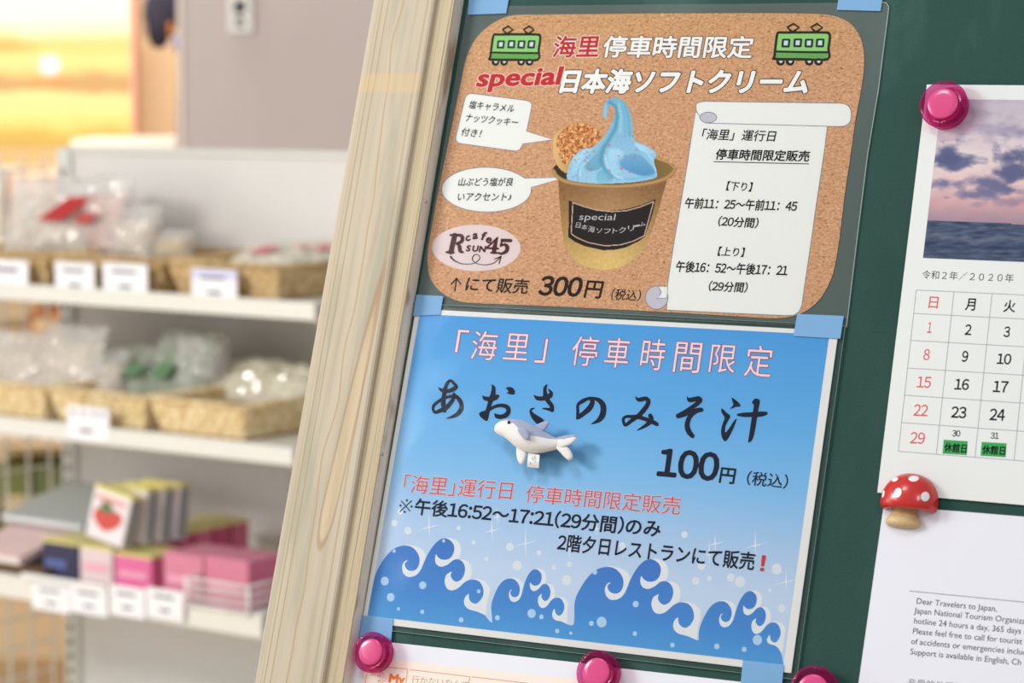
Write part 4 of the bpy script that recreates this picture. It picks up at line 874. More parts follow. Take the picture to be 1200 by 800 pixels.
# mushroom
def mushroom():
    wb_ = CW+.0004
    c0 = B(1066, 589, wb_); c = Vector((c0.x, c0.y, wb_)); e = bthing('mushroom_magnet', c, 'red mushroom magnet with white spots holding calendar and notice', 'magnet')
    k = (B(1096.5, 585)-B(1029.5, 585)).length/2
    def surf(prof, name, m, rotz=.0, flat=.78, cy=0, off=(0, 0)):
        n = 40; v = []; f = []
        for r, y in prof:
            for i in range(n+1):
                a = PI*i/n; v.append(c+Vector((off[0]+r*math.cos(a), cy+y, max(0, r*math.sin(a)*flat))))
        for j in range(len(prof)-1):
            for i in range(n): q0 = j*(n+1)+i; f.append((q0, q0+1, q0+n+2, q0+n+1))
        mb = MB().add(v, f)
        mb.f = [t[::-1] for t in mb.f] if False else mb.f
        bk = [j*(n+1) for j in range(len(prof))]+[j*(n+1)+n for j in reversed(range(len(prof)))]
        mb.add([mb.v[i] for i in bk], [tuple(range(len(bk)))])
        return mb.build(name, m, e, smooth=True)
    H = k*.98
    cap = []
    for i in range(15):
        a = PI/2*i/14; cap.append((k*math.sin(a)**.95 if i else .0001, k*.02+H*math.cos(a)))
    cap += [(k*1.0, -k*.10), (k*.96, -k*.22), (k*.86, -k*.30), (k*.6, -k*.26), (k*.45, -k*.2)]
    surf(cap, 'cap', mat('mushroom_red', (196, 40, 38), .28, .5, coat=.3), flat=.8, cy=0)
    surf([(k*.42, -k*.15), (k*.42, -k*.3), (k*.47, -k*.42), (k*.56, -k*.55), (k*.61, -k*.68), (k*.595, -k*.78), (k*.48, -k*.85), (.0001, -k*.87)], 'stem', mat('mushroom_stem_wood', (204, 176, 130), .4, .4, noise_amt=.1, nscale=300), flat=.6, off=(-k*.13, 0))
    wm = mat('mushroom_spot_white', (240, 238, 238), .35, .5)
    def capp(x, y):   # point of the cap surface over board position x,y (relative, units of k)
        yy = min(max((y*k-k*.02)/H, 0), .999); a = math.acos(yy); r = k*math.sin(a)**.95
        if y*k < k*.02: r = k*(1-.15*max(0, -(y))**1)
        zz = math.sqrt(max(r*r-(x*k)**2, 0))*.8; return c+Vector((x*k, y*k, zz+.00012))
    for spx, spy, rx, ry in ((1052, 577, .135, .17), (1084, 581.5, .12, .165), (1070.5, 560.5, .16, .12), (1048.5, 561.5, .13, .09), (1035, 578.5, .06, .13)):
        q_ = .6*k
        for _ in range(6):
            l_ = B(spx, spy, wb_+q_)-c; q_ = capp(l_.x/k, l_.y/k).z-c.z
        sx, sy = l_.x/k, l_.y/k
        vs = [capp(sx, sy)]+[capp(sx+rx*rr*math.cos(2*PI*i/20), sy+ry*rr*math.sin(2*PI*i/20)) for rr in (.5, 1.0) for i in range(20)]
        fs = [(0, 1+i, 1+(i+1) % 20) for i in range(20)]+[(1+i, 21+i, 21+(i+1) % 20, 1+(i+1) % 20) for i in range(20)]
        MB().add(vs, fs).build('spot', wm, e, smooth=True)
mushroom()

# whale plush magnet
def whale():
    wb_ = PW+.0008
    c0 = B(625, 515, wb_); c = Vector((c0.x, c0.y, wb_)); e = bthing('plush_whale_magnet', c, 'small plush whale, grey-blue back and white belly, on the blue poster', 'soft toy')
    blue = mat('plush_blue_grey', (160, 168, 196), .95, .1, bump=.6, bscale=1500, sheen=.4); white = mat('plush_white', (232, 231, 230), .95, .1, bump=.6, bscale=1500, sheen=.4)
    st = [(579.5, 503, .8), (581, 503, 4), (585, 502.5, 7.5), (591, 502, 10.2), (598, 503, 12.6), (606, 506, 14.8), (614, 510.5, 16.2), (622, 514.5, 16), (631, 517, 14), (640, 518.5, 11), (648, 519.3, 8), (655, 518.8, 5.6), (661, 517.5, 4.2), (665, 516.5, 2)]
    st = [tuple(p) for p in catmull(st, 3)]
    # seam angle: how far down the side the back colour reaches (fraction of radius from the centreline, + up)
    n = 28; mm = (B(640, 515)-B(620, 515)).length/20; hz = .0098
    rings = []
    for i, (x, y, r) in enumerate(st):
        a = st[max(i-1, 0)]; b = st[min(i+1, len(st)-1)]; t = Vector((b[0]-a[0], b[1]-a[1])).normalized(); nu = Vector((t.y, -t.x))
        if nu.y > 0: nu = -nu
        P0 = B(x, y, wb_+hz); Pu = B(x+nu.x*r, y+nu.y*r, wb_+hz)-P0
        ring = [P0+Pu*math.cos(2*PI*k/n)+Vector((0, 0, r*mm*.82))*math.sin(2*PI*k/n) for k in range(n)]
        rings.append(ring)
    seam = np.interp([s[0] for s in st], [580, 586, 596, 604, 612, 620, 632, 645, 656, 665], [1.1, 1.15, 1.25, 1.5, 1.75, 1.9, 1.75, 1.6, 1.35, 1.2])
    top = MB(); bot = MB(); R = len(rings)
    # upper skin spans angle +-seam around "up" towards the viewer; lower skin the rest
    def pt(i, ang):
        x, y, r = st[i]; a = st[max(i-1, 0)]; b = st[min(i+1, len(st)-1)]; t = Vector((b[0]-a[0], b[1]-a[1])).normalized(); nu = Vector((t.y, -t.x)); nu = -nu if nu.y > 0 else nu
        P0 = B(x, y, wb_+hz); Pu = B(x+nu.x*r, y+nu.y*r, wb_+hz)-P0
        return P0+Pu*math.cos(ang)+Vector((0, 0, r*mm*.82))*math.sin(ang)
    def skin(mb, a0, a1, m_):
        v = [pt(i, a0(i)+(a1(i)-a0(i))*j/m_) for i in range(R) for j in range(m_+1)]
        mb.add(v, [(i*(m_+1)+j, i*(m_+1)+j+1, (i+1)*(m_+1)+j+1, (i+1)*(m_+1)+j) for i in range(R-1) for j in range(m_)])
    skin(top, lambda i: -seam[i]+.6, lambda i: seam[i]-.45, 14); skin(bot, lambda i: seam[i]-.45, lambda i: 2*PI-seam[i]+.6, 18)
    bo = bot.build('belly', white, e, smooth=True); to = top.build('back', blue, e, smooth=True)
    def fin(pts, name, m, w0, th, lift=0):
        """soft flat fin: outline in pixels, pillow shaped"""
        pl = [tuple(p) for p in catmull(pts, 4, True)]; cx = sum(p[0] for p in pl)/len(pl); cy = sum(p[1] for p in pl)/len(pl); v = []; f = []; N = len(pl)
        levels = [(1, 0), (.93, .6), (.75, .9), (.4, 1)]
        for sgn in (1, -1):
            base = len(v)
            for s_, h_ in levels:
                for p in pl: v.append(B(cx+(p[0]-cx)*s_, cy+(p[1]-cy)*s_, wb_+w0+sgn*h_*th))
            v.append(B(cx, cy, wb_+w0+sgn*th))
            for l in range(3):
                for i in range(N):
                    q = (base+l*N+i, base+l*N+(i+1) % N, base+(l+1)*N+(i+1) % N, base+(l+1)*N+i); f.append(q if sgn > 0 else q[::-1])
            for i in range(N):
                q = (base+3*N+i, base+3*N+(i+1) % N, base+4*N); f.append(q if sgn > 0 else q[::-1])
        return MB().add(v, f).build(name, m, e, smooth=True)
    fin([(627, 499), (633, 495.5), (640, 493), (643.5, 495), (642, 499), (638, 504), (632, 506)], 'dorsal_fin', blue, .0095, .0016)
    fin([(606.5, 503), (611, 501.5), (617, 503.5), (620.5, 509), (620.5, 514), (617.5, 515.5), (613, 513), (609, 508)], 'flipper', blue, .0185, .0016)
    fin([(606, 523), (612, 524), (617, 530), (616, 538), (613.5, 543), (610, 544), (606.5, 539), (605, 531)], 'flipper', white, .009, .0022)
    fin([(650, 514), (660, 510.5), (671, 509), (675, 510.5), (675, 512.5), (668, 514), (657, 517.5)], 'tail_fluke', blue, .0098, .0016)
    fin([(652, 516.5), (662, 514), (671, 511.8), (676, 513), (673, 518), (666, 522), (657, 524.5), (652, 522)], 'tail_fluke', white, .0108, .0022)
    fin([(653, 520), (660, 521.5), (666, 524), (670.5, 531), (671, 537), (667, 539.5), (662, 536), (656, 529.5), (651, 524)], 'tail_fluke', white, .0098, .0024)
    # eye
    pe = B(596.3, 494.8, wb_+hz+.0062); v, f = lathe([(.0001, -.0012), (.0009, -.0006), (.0011, 0), (.0008, .0006), (.0001, .0009)], 14)
    MB().add([pe+Vector(x) for x in v], f).build('eye', mat('bead_black', (20, 18, 22), .15, .5), e, smooth=True)
    # care tag: a small folded ribbon
    tg = [(619, 531), (632.5, 533), (631.5, 548), (618, 546.5)]
    mb = MB(); v = []
    for j in range(9):
        s_ = j/8; w_ = .009+.0022*math.sin(PI*s_); 
        for a in (0, 1): 
            x = (tg[0][0]*(1-a)+tg[1][0]*a)*(1-s_)+(tg[3][0]*(1-a)+tg[2][0]*a)*s_; y = (tg[0][1]*(1-a)+tg[1][1]*a)*(1-s_)+(tg[3][1]*(1-a)+tg[2][1]*a)*s_
            v.append(B(x, y, wb_+w_))
    mb.add(v, [(2*j, 2*j+1, 2*j+3, 2*j+2) for j in range(8)]); tgo = mb.build('care_tag', mat('tag_white', (232, 232, 232), .6, .3), e)
    so = tgo.modifiers.new('thick', 'SOLIDIFY'); so.thickness = .0004
    mb = MB()
    for x0, y0, x1, y1 in ((624, 535, 624.5, 539), (626.5, 534.5, 627.5, 537.5), (621.5, 541, 622, 544), (627, 540, 627.5, 541)):
        a_, b_ = B(x0, y0, wb_+.0124), B(x1, y1, wb_+.0124); mb.tube([a_, b_], .00022, 5)
    mb.build('tag_print', INK_GREY, tgo, off=c)
whale()
# ================================================================== SHOP SHELF (GONDOLA)
steel = mat('shelf_steel_cream', (226, 225, 218), .35, .5); panel_m = mat('shelf_back_panel', (226, 222, 218), .6, .3); dark_post = mat('post_grey', (176, 176, 168), .45, .5)
def sthing(name, x, y, z, label, cat, group=None, rz=0):
    e = empty(name, SM @ Matrix.Translation((x, y, z)) @ Matrix.Rotation(rz, 4, 'Z'), label, cat, group); return e
UM = .783
gon = sthing('display_shelf', .4, 0, 0, 'cream steel shop shelving unit with three visible shelves, behind the easel', 'shelf')
G0 = Vector((.4, 0, 0))
def gb(mb, name, m, **k): return mb.build(name, m, gon, off=G0, **k)
gb(MB().box(0, UM+.02, 0, .012, .08, 1.338), 'back_panel', panel_m)
gb(MB().box(-.004, UM+.024, -.006, .03, 1.338, 1.348), 'top_rail', steel, bevel=.002)
for x in (-.022, UM-.0): 
    mb = MB().box(x, x+.03, -.012, .03, 0, 1.345); gb(mb, 'post', steel, bevel=.002)
    mb = MB()
    for z_ in np.arange(.15, 1.32, .025): mb.box(x+.011, x+.019, -.0135, -.0118, z_, z_+.012)
    gb(mb, 'post_slots', mat('slot_dark', (96, 96, 90), .6))
for d, zt, th in ((.30, 1.145, .026), (.35, .944, .026), (.42, .718, .034), (.45, .42, .034)):
    mb = MB().box(0, UM, -d, -.012, zt-.012, zt-.004); mb.box(0, UM, -d-.003, -d+.012, zt-th, zt); mb.box(0, .004, -d, -.012, zt-.03, zt-.004); mb.box(UM-.004, UM, -d, -.012, zt-.03, zt-.004)
    gb(mb, 'shelf', steel, bevel=.0015)
gb(MB().box(0, UM, -.45, -.012, 0, .1), 'base', steel)
# wire end panel
wire_m = mat('wire_cream', (224, 220, 206), .4, .5)
for k in range(9):
    y = -.03-k*.05; gb(MB().tube([(-.03, y, .1), (-.03, y, 1.335)], .0026, 6), 'wire', wire_m)
for k in range(25):
    z_ = .11+k*.05; gb(MB().tube([(-.033, -.03, z_), (-.033, -.43, z_)], .0022, 6), 'wire', wire_m)

def woven(c1, c2, name='weave'):
    m, nt, b, L = nodes(name); tc = nt.nodes.new('ShaderNodeTexCoord'); n = nt.nodes.new('ShaderNodeTexNoise'); n.inputs['Scale'].default_value = 90; L.new(tc.outputs['Object'], n.inputs['Vector'])
    r = ramp(nt, [(.35, lin(c1)), (.65, lin(c2))]); L.new(n.outputs['Fac'], r.inputs[0]); L.new(r.outputs[0], b.inputs['Base Color']); b.inputs['Roughness'].default_value = .7; return m
weave_a = woven((176, 142, 92), (220, 194, 148), 'weave_brown'); weave_b = woven((206, 176, 122), (240, 222, 180), 'weave_straw'); inner = mat('basket_inside', (150, 116, 72), .8)
def basket(x0, x1, y0, y1, z0, h, m, label, group, flare=.014):
    """rectangular basket of woven strips; x across, y back, open top"""
    cx, cy = (x0+x1)/2, (y0+y1)/2; e = sthing('woven_basket', cx, cy, z0, label, 'basket', group); off = Vector((cx, cy, z0))
    hx, hy = (x1-x0)/2, (y1-y0)/2; sp = .011
    mb = MB()
    per = [(-1, -1, 1, -1), (1, -1, 1, 1), (1, 1, -1, 1), (-1, 1, -1, -1)]
    rows = max(3, int(h/.0115))
    for ax, ay, bx, by in per:
        ln = (hx if ay == by else hy)*2; cols = max(4, int(ln/sp)); nrm = Vector(((ax+bx)/2, (ay+by)/2, 0))
        for r in range(rows):
            for c in range(cols):
                t0, t1 = c/cols, (c+1)/cols; zz0, zz1 = h*r/rows, h*(r+1)/rows
                quad = []
                for t, zz in ((t0, zz0), (t1, zz0), (t1, zz1), (t0, zz1)):
                    fl = flare*(zz/h-1); X_ = (ax+(bx-ax)*t)*(hx+fl); Y_ = (ay+(by-ay)*t)*(hy+fl); quad.append(Vector((cx+X_, cy+Y_, z0+.002+zz)))
                ctr = sum(quad, Vector((0, 0, 0)))/4+nrm*(.0035 if (r+c) % 2 else -.0025)
                mb.add([q_*1.0 for q_ in quad]+[ctr], [(0, 1, 4), (1, 2, 4), (2, 3, 4), (3, 0, 4)])
    mb.build('woven_side', m, e, off=off)
    MB().box(x0+flare, x1-flare, y0+flare, y1-flare, z0+.001, z0+.004).build('base', inner, e, off=off)
    MB().tube([(x0, y0, z0+h), (x1, y0, z0+h), (x1, y1, z0+h), (x0, y1, z0+h), (x0, y0, z0+h)], .0045, 6).build('rim', m, e, off=off, smooth=True)
    return e
def card(px0, px1, pyt, pyb, d, label, group, tilt=0, bars=((.2, .75, .25), (.35, .65, .7)), top=None):
    x0, zt = S(px0, pyt, d+.004); x1, _ = S(px1, pyt, d+.004); _, zb = S(px0, pyb, d+.004)
    cx = (x0+x1)/2; e = sthing('price_card', cx, -d-.004, zb, label, 'price card', group); w_, h_ = x1-x0, zt-zb
    cm = mat('card_white', (240, 240, 244), .5, .3)
    MB().box(-w_/2, w_/2, -.0012, .0004, 0, h_).build('card', cm, e)
    mb = MB()
    for a, b, c in bars: mb.box(-w_/2+w_*a, -w_/2+w_*b, -.0016, -.0013, h_*(1-c)-h_*.05, h_*(1-c)+h_*.05)
    mb.build('print', mat('card_print_grey', (110, 112, 128), .6), e)
    if top: MB().box(-w_/2, w_/2, -.0015, -.0013, h_*.72, h_*.96).build('band', mat('card_band_violet', (206, 206, 240), .6), e)
    return e
plastic = None
def bag_mat(name, tint, alpha=.38):
    m = bpy.data.materials.new(name); m.use_nodes = True; nt = m.node_tree; L = nt.links; b = nt.nodes['Principled BSDF']; out = nt.nodes['Material Output']
    b.inputs['Base Color'].default_value = (*lin(tint), 1); b.inputs['Roughness'].default_value = .07; b.inputs['Specular IOR Level'].default_value = 1
    t = nt.nodes.new('ShaderNodeBsdfTransparent'); mx = nt.nodes.new('ShaderNodeMixShader'); mx.inputs[0].default_value = alpha
    L.new(t.outputs[0], mx.inputs[1]); L.new(b.outputs[0], mx.inputs[2]); L.new(mx.outputs[0], out.inputs[0]); return m
clear = bag_mat('bag_clear', (238, 236, 232), .42); clear_g = bag_mat('bag_clear_green', (206, 214, 200), .5); silver = bag_mat('bag_opaque_cream', (232, 226, 206), .9)
def bag(x, y, z, w, h, t, rx, rz, content, film, label, group, lab_col=None, seed=0, cat='snack bag', bump=.18, lw_=.30, lh_=.2, skew=.15):
    """crumpled pouch: film, filling, flat top seal, optional printed label"""
    e = empty('snack_bag', SM @ Matrix.Translation((x, y, z)) @ Matrix.Rotation(rz, 4, 'Z') @ Matrix.Rotation(rx, 4, 'X'), label, cat, group)
    rs = random.Random(seed)
    def pouch(sw, sh, st, nz, amp, flatz=.0):
        nx, ny = 18, 18; v = []; f = []
        for s_ in (1, -1):
            for j in range(ny+1):
                for i in range(nx+1):
                    a, b_ = i/nx*2-1, j/ny*2-1; th = (max(0, (1-abs(a)**3)*(1-abs(b_)**3)))**.6
                    q_ = noise.fractal(Vector((a*2.2+seed, b_*2.2, s_*3+seed)), 1, 2, 3)
                    v.append(Vector((a*sw/2*(1+.05*q_), -s_*st/2*th*(1+q_*nz)+amp*q_*.3+(.006*noise.noise(Vector((a*7+seed, b_*7, s_))) if amp else 0), (b_+1)*sh/2)))
        k = (nx+1)*(ny+1)
        for s_ in range(2):
            for j in range(ny):
                for i in range(nx):
                    q_ = (s_*k+j*(nx+1)+i, s_*k+j*(nx+1)+i+1, s_*k+(j+1)*(nx+1)+i+1, s_*k+(j+1)*(nx+1)+i); f.append(q_ if s_ == 0 else q_[::-1])
        return v, f
    v, f = pouch(w*.9, h*.72, t*.8, .3, .0); 
    if content: MB().add([q_+Vector((0, 0, h*.04)) for q_ in v], f).build('filling', content, e, smooth=True)
    v, f = pouch(w, h, t, .45, .01); MB().add(v, f).build('film', film, e, smooth=False)
    if lab_col:
        v = []; 
        for j in range(5):
            for i in range(5):
                a, b_ = (i/4-.5)*lw_*w+skew*h*(j/4), h*(.32+lh_*j/4); v.append((a, -t*.72-.001, b_))
        MB().add(v, [(j*5+i, j*5+i+1, j*5+i+6, j*5+i+5) for j in range(4) for i in range(4)]).build('printed_label', mat('label_'+str(lab_col), lab_col, .4), e, label=None)
    return e
senbei = mat('filling_pale', (222, 206, 186), .8, .2, noise_amt=.2, nscale=60); redf = mat('filling_pinkish', (214, 170, 158), .7, .2, noise_amt=.3, nscale=50)
greenf = mat('filling_seaweed', (118, 132, 104), .8, .2, noise_amt=.35, nscale=60); greyf = mat('filling_grey_blue', (176, 182, 190), .7, .2, noise_amt=.25, nscale=40)
beigef = mat('filling_biscuit', (214, 184, 130), .8, .2, noise_amt=.15, nscale=60)
def bx(px, d, py=0): return S(px, py or 330, d)[0]
# --- top shelf
z1 = 1.141
b_specs1 = [(bx(-60, .28), bx(58, .28), 'brown woven basket at the left end of the top shelf', weave_a),
            (bx(60, .28), bx(192, .28), 'brown woven basket second along the top shelf, under two price cards', weave_a),
            (bx(198, .28), bx(330, .28), 'brown woven basket at the right end of the top shelf, pink packets in it', weave_a)]
for x0, x1, lb, m_ in b_specs1: basket(x0, x1, -.285, -.06, z1, .05, m_, lb, 'woven baskets on the top shelf')
for a_ in ((-14, 33, 303, 349, 'white price card at the left edge of the top shelf', None), (65, 111, 306, 344, 'white price card below the bag with the red label', None), (121, 173, 307, 346, 'white price card second from left basket row, on the top shelf', None), (225, 278, 314, 353, 'white price card with a violet band on the top shelf', 1)):
    card(a_[0], a_[1], a_[2], a_[3], .296, a_[4], 'price cards on the top shelf', top=a_[5])
def pb(px, py, d): x, z_ = S(px, py, d); return x, -d, z_
x, y, z_ = pb(60, 300, .20); bag(x, y, z_, .16, .14, .05, -.5, .5, senbei, clear, 'clear bag with a large red label leaning at the left of the top shelf', 'bags on the top shelf', (186, 44, 44), 1, lw_=.26, lh_=.3, skew=.35)
x, y, z_ = pb(112, 298, .17); bag(x, y, z_, .13, .13, .05, -.25, -.3, redf, clear, 'clear bag with pink-red contents behind the middle cards of the top shelf', 'bags on the top shelf', (190, 80, 76), 2, lw_=.4, lh_=.14)
x, y, z_ = pb(152, 305, .18); bag(x, y, z_, .10, .09, .05, -.3, -.2, senbei, clear, 'pale clear bag left of the small biscuit packets', 'bags on the top shelf', None, 3)
x, y, z_ = pb(46, 300, .12); bag(x, y, z_, .12, .10, .05, -.3, .2, senbei, clear, 'clear bag at the far left end of the top shelf', 'bags on the top shelf', None, 4)
for k, (px, py) in enumerate(((178, 308), (205, 306))):
    x, y, z_ = pb(px, py, .17); bag(x, y, z_, .055, .05, .035, -.3, .1*k, beigef, clear, ('small biscuit packet, left of the pair on the top shelf', 'small biscuit packet, right of the pair on the top shelf')[k], 'bags on the top shelf', None, 5+k)
for k, (px, py, lbx) in enumerate(((285, 322, 'pink and white packet lying in the right basket, nearest its left side'), (325, 322, 'pink and white packet lying in the middle of the right basket'), (362, 320, 'shiny pink and white packet at the right end of the top shelf'))):
    x, y, z_ = pb(px, py, .20-.035*k); bag(x, y, z1+.022, .12, .12, .035, -1.2, .3*k, redf, silver, lbx, 'bags on the top shelf', (222, 120, 130), 11+k)
# --- middle shelf
z2 = .940
for x0, x1, lb, m_ in ((bx(-70, .335, 500), bx(53, .335, 500), 'straw basket at the left end of the middle shelf', weave_b), (bx(56, .335, 500), bx(170, .335, 500), 'straw basket in the middle of the middle shelf, with price card', weave_b), (bx(174, .335, 500), bx(287, .335, 500), 'straw basket at the right end of the middle shelf', weave_b)):
    basket(x0, x1, -.335, -.07, z2, .052, m_, lb, 'woven baskets on the middle shelf')
card(79, 128, 474, 513, .349, 'white price card on the straw basket of the middle shelf', 'price cards on the middle shelf', bars=((.1, .2, .2), (.35, .45, .2), (.6, .7, .2), (.8, .9, .2), (.3, .6, .72)))
for k, (px, py, w_, h_, f_, m_, lb, lc) in enumerate((
    (28, 462, .15, .12, senbei, clear, 'clear bag with white contents at the left of the middle shelf', None), (70, 458, .16, .13, senbei, clear, 'large clear bag of white crackers in the left half of the middle shelf', None), (108, 462, .12, .09, senbei, clear, 'clear cracker bag just left of the seaweed bags', None), (5, 462, .12, .1, redf, clear, 'clear bag with a blue label cut by the left picture edge', (120, 150, 200)),
    (150, 474, .13, .11, greenf, clear_g, 'green seaweed bag behind the middle price card', (98, 134, 98)), (198, 478, .15, .13, greenf, clear_g, 'large green seaweed bag standing at the centre of the middle shelf', (96, 136, 98)), (236, 470, .08, .12, None, clear, 'empty glossy bag tip to the right of the seaweed bags', None),
    (272, 488, .13, .08, greyf, silver, 'cream and grey packet lying in the right straw basket', None), (322, 486, .12, .07, greyf, silver, 'grey packet at the far right of the middle shelf', None))):
    x, y, z_ = pb(px, py, .24-.01*k); bag(x, y, z2+.012+(.02 if k > 6 else 0), w_, h_ if k < 7 else h_*1.3, .05, (-.45, -.3, -.2, -.5, -.6, -.35, -.1, -1.1, -1.1)[k], (.3, -.2, .1, .4, .3, -.3, .5, .1, -.2)[k], f_, m_, lb, 'bags on the middle shelf', lc, 20+k)
# --- bottom shelf: cartons
z3 = .715
gold = mat('carton_gold_lid', (226, 216, 132), .3, .5)
def carton(x0, x1, y0, y1, z0, z1_, face, label, group, lid=None, tilt=0, motif=None, side=None, roll=0):
    cx, cy = (x0+x1)/2, y0; e = empty('carton', SM @ Matrix.Translation((cx, cy, z0)) @ Matrix.Rotation(tilt, 4, 'X') @ Matrix.Rotation(roll, 4, 'Y'), label, 'box', group)
    h = z1_-z0; w_ = (x1-x0); dd = y1-y0
    MB().box(-w_/2, w_/2, 0, dd, 0, h).build('box_body', mat('carton_%d_%d_%d' % face, face, .45, .4), e, bevel=.0015)
    if lid: MB().box(-w_/2-.0006, w_/2+.0006, -.0006, dd+.0006, h*.94, h+.0008).build('lid', lid, e)
    if side: MB().box(w_/2, w_/2+.0007, .003, dd-.003, .003, h*.93).build('side_print', mat('side_%d_%d_%d' % side, side, .45), e)
    if motif == 'strawberry':
        c = Vector((0, -.0015, h*.42)); r = w_*.30
        pts = [(-1, .25), (-.75, .75), (-.2, .6), (.1, .75), (.75, .8), (1, .4), (.8, -.2), (.2, -.75), (-.2, -.8), (-.8, -.35)]
        v = [Vector((c.x+p[0]*r*1.25, c.y, c.z+p[1]*r*.85)) for p in [tuple(q_) for q_ in catmull(pts, 4, True)]]
        mb = MB().add(v, [tuple(range(len(v)))]); mb.build('printed_strawberry', mat('strawberry_red', (206, 76, 66), .45), e)
        mb = MB().add([(c.x-r*.9, c.y-.0003, c.z+r*.55), (c.x-r*.2, c.y-.0003, c.z+r*.35), (c.x+r*.5, c.y-.0003, c.z+r*.6), (c.x, c.y-.0003, c.z+r*1.1), (c.x-r*.6, c.y-.0003, c.z+r*1.15)], [(0, 1, 2, 3, 4)]); mb.build('printed_leaves', mat('leaf_green', (96, 120, 72), .45), e)
        MB().box(-w_*.4, w_*.4, -.0018, -.0008, h*.76, h*.84).build('printed_band', mat('band_pink', (222, 150, 140), .45), e)
    if motif == 'band': MB().box(-w_*.38, w_*.38, -.0015, -.0006, h*.35, h*.52).build('printed_band', mat('band_pale', (240, 170, 190), .45), e)
    if motif == 'dark': 
        MB().box(-w_*.4, w_*.2, -.0015, -.0006, h*.25, h*.5).build('printed_band', mat('band_blue', (92, 104, 160), .45), e)
    return e
def sx3(px, d): return S(px, 690, d)[0]
GR = 'cartons on the bottom shelf'
carton(sx3(50, .38), sx3(91, .38), -.38, -.31, z3, z3+.055, (58, 56, 84), 'dark blue carton with gold lid, leftmost on the bottom shelf', GR, gold, motif='dark')
carton(sx3(94, .38), sx3(132, .38), -.38, -.31, z3, z3+.055, (226, 206, 206), 'white carton with gold lid under the leaning strawberry carton', GR, gold, motif='band')
carton(sx3(135, .385), sx3(178, .385), -.385, -.31, z3, z3+.052, (226, 112, 160), 'pink carton with gold lid, right of the strawberry carton', GR, gold, motif='band')
ys = [(-.30+.042*k) for k in range(5)]
names = ['nearest', 'second', 'third', 'fourth', 'farthest']
for k in range(5):
    x0 = sx3(140, .30); carton(x0, x0+.08, ys[k], ys[k]+.038, z3, z3+.062, (190, 70, 110) if k % 2 else (204, 96, 128), 'gold-topped magenta carton, %s of the row behind the pink one' % names[k], GR, gold)
for k in range(4):
    x0 = S(103, 650, .375)[0]; x1 = S(147, 650, .375)[0]
    carton(x0+(.004*k if k else -.002), x1+(.004*k if k else -.002), -.372+.03*k-(0 if k else .008), -.346+.03*k-(0 if k else .008), z3+.058+(0 if k else .006), z3+.142, (234, 226, 228), ('white strawberry carton standing on the others, front one', 'white carton directly behind the strawberry carton', 'third standing carton behind the strawberry carton', 'rearmost standing carton behind the strawberry carton')[k], GR, gold if k < 4 else None, tilt=-.14, motif='strawberry' if k == 0 else None, side=(150, 150, 158), roll=0 if k else .17)
pinkc = (216, 134, 158)
carton(sx3(192, .395), sx3(238, .395), -.395, -.31, z3, z3+.066, pinkc, 'pink cube carton, left of the two at the right end of the bottom shelf', GR, None, motif='band')
carton(sx3(240, .40), sx3(291, .40), -.40, -.32, z3, z3+.070, (212, 128, 154), 'pink cube carton at the right end of the bottom shelf', GR, None, motif='band', side=(214, 110, 150))
for k, (p0, p1_, yt, yb, lb) in enumerate(((38, 82, 681, 712, 'white price card, leftmost on the bottom shelf edge'), (83, 126, 684, 716, 'white price card second on the bottom shelf edge'), (129, 170, 684, 719, 'white price card third on the bottom shelf edge'), (172, 215, 687, 722, 'white price card rightmost on the bottom shelf edge'))):
    card(p0, p1_, yt, yb, .425, lb, 'price cards on the bottom shelf')
x0, zA_ = S(28, 670, .43); x1, _ = S(126, 676, .43)
rail = sthing('card_rail', (x0+x1)/2, -.432, zA_-.008, 'clear white plastic rail along the bottom shelf edge above the cards', 'rail')
MB().box(-(x1-x0)/2, (x1-x0)/2, -.003, .0, 0, .008).build('rail_strip', mat('rail_white', (240, 240, 240), .2, .6), rail)
gx0, gz = S(218, 693, .43); gx1, _ = S(291, 697, .43)
gd = sthing('wire_guard', (gx0+gx1)/2, -.43, z3, 'short chrome wire guard in front of the pink cartons', 'wire guard')
hw = (gx1-gx0)/2; chrome = mat('chrome_wire', (240, 240, 238), .2, .6)
for k in range(4):
    z_ = .004+k*.0125; MB().tube([(-hw, .10, z_), (-hw, 0, z_), (hw, 0, z_), (hw, .10, z_)], .0022, 6).build('wire', chrome, gd, smooth=True)
for s_ in (-1, 1): MB().tube([(s_*hw, 0, 0), (s_*hw, 0, .044)], .0022, 6).build('wire', chrome, gd, smooth=True)
# leaflets at the left end
for k, (c_, lb, y_, dep, zz_) in enumerate((((176, 182, 182), 'grey booklet at the left end of the bottom shelf, behind the pink one', -.30, .16, .055), ((230, 200, 198), 'pale pink booklet at the left end of the bottom shelf, before the grey one', -.405, .15, .016))):
    x0, _ = S(-30+10*k, 680, .36); x1, _ = S(50 if k else 66, 680, .36)
    e = sthing('booklet', (x0+x1)/2, y_, z3+zz_, lb, 'booklet', 'booklets on the bottom shelf'); w_ = x1-x0
    MB().box(-w_/2, w_/2, 0, dep, 0, .012).build('cover', mat('booklet_%d' % k, c_, .5), e); e.rotation_euler.rotate_axis('X', .2)
    MB().box(-w_/2+.002, w_/2-.002, -.0006, dep-.002, .003, .009).build('pages', PAPER, e)
e = sthing('display_tray', S(8, 690, .40)[0], -.30, z3, 'dark brown tray under the booklets', 'tray'); MB().box(-.11, .08, -.10, .14, 0, .014).build('tray_base', mat('tray_brown', (96, 72, 50), .7), e)

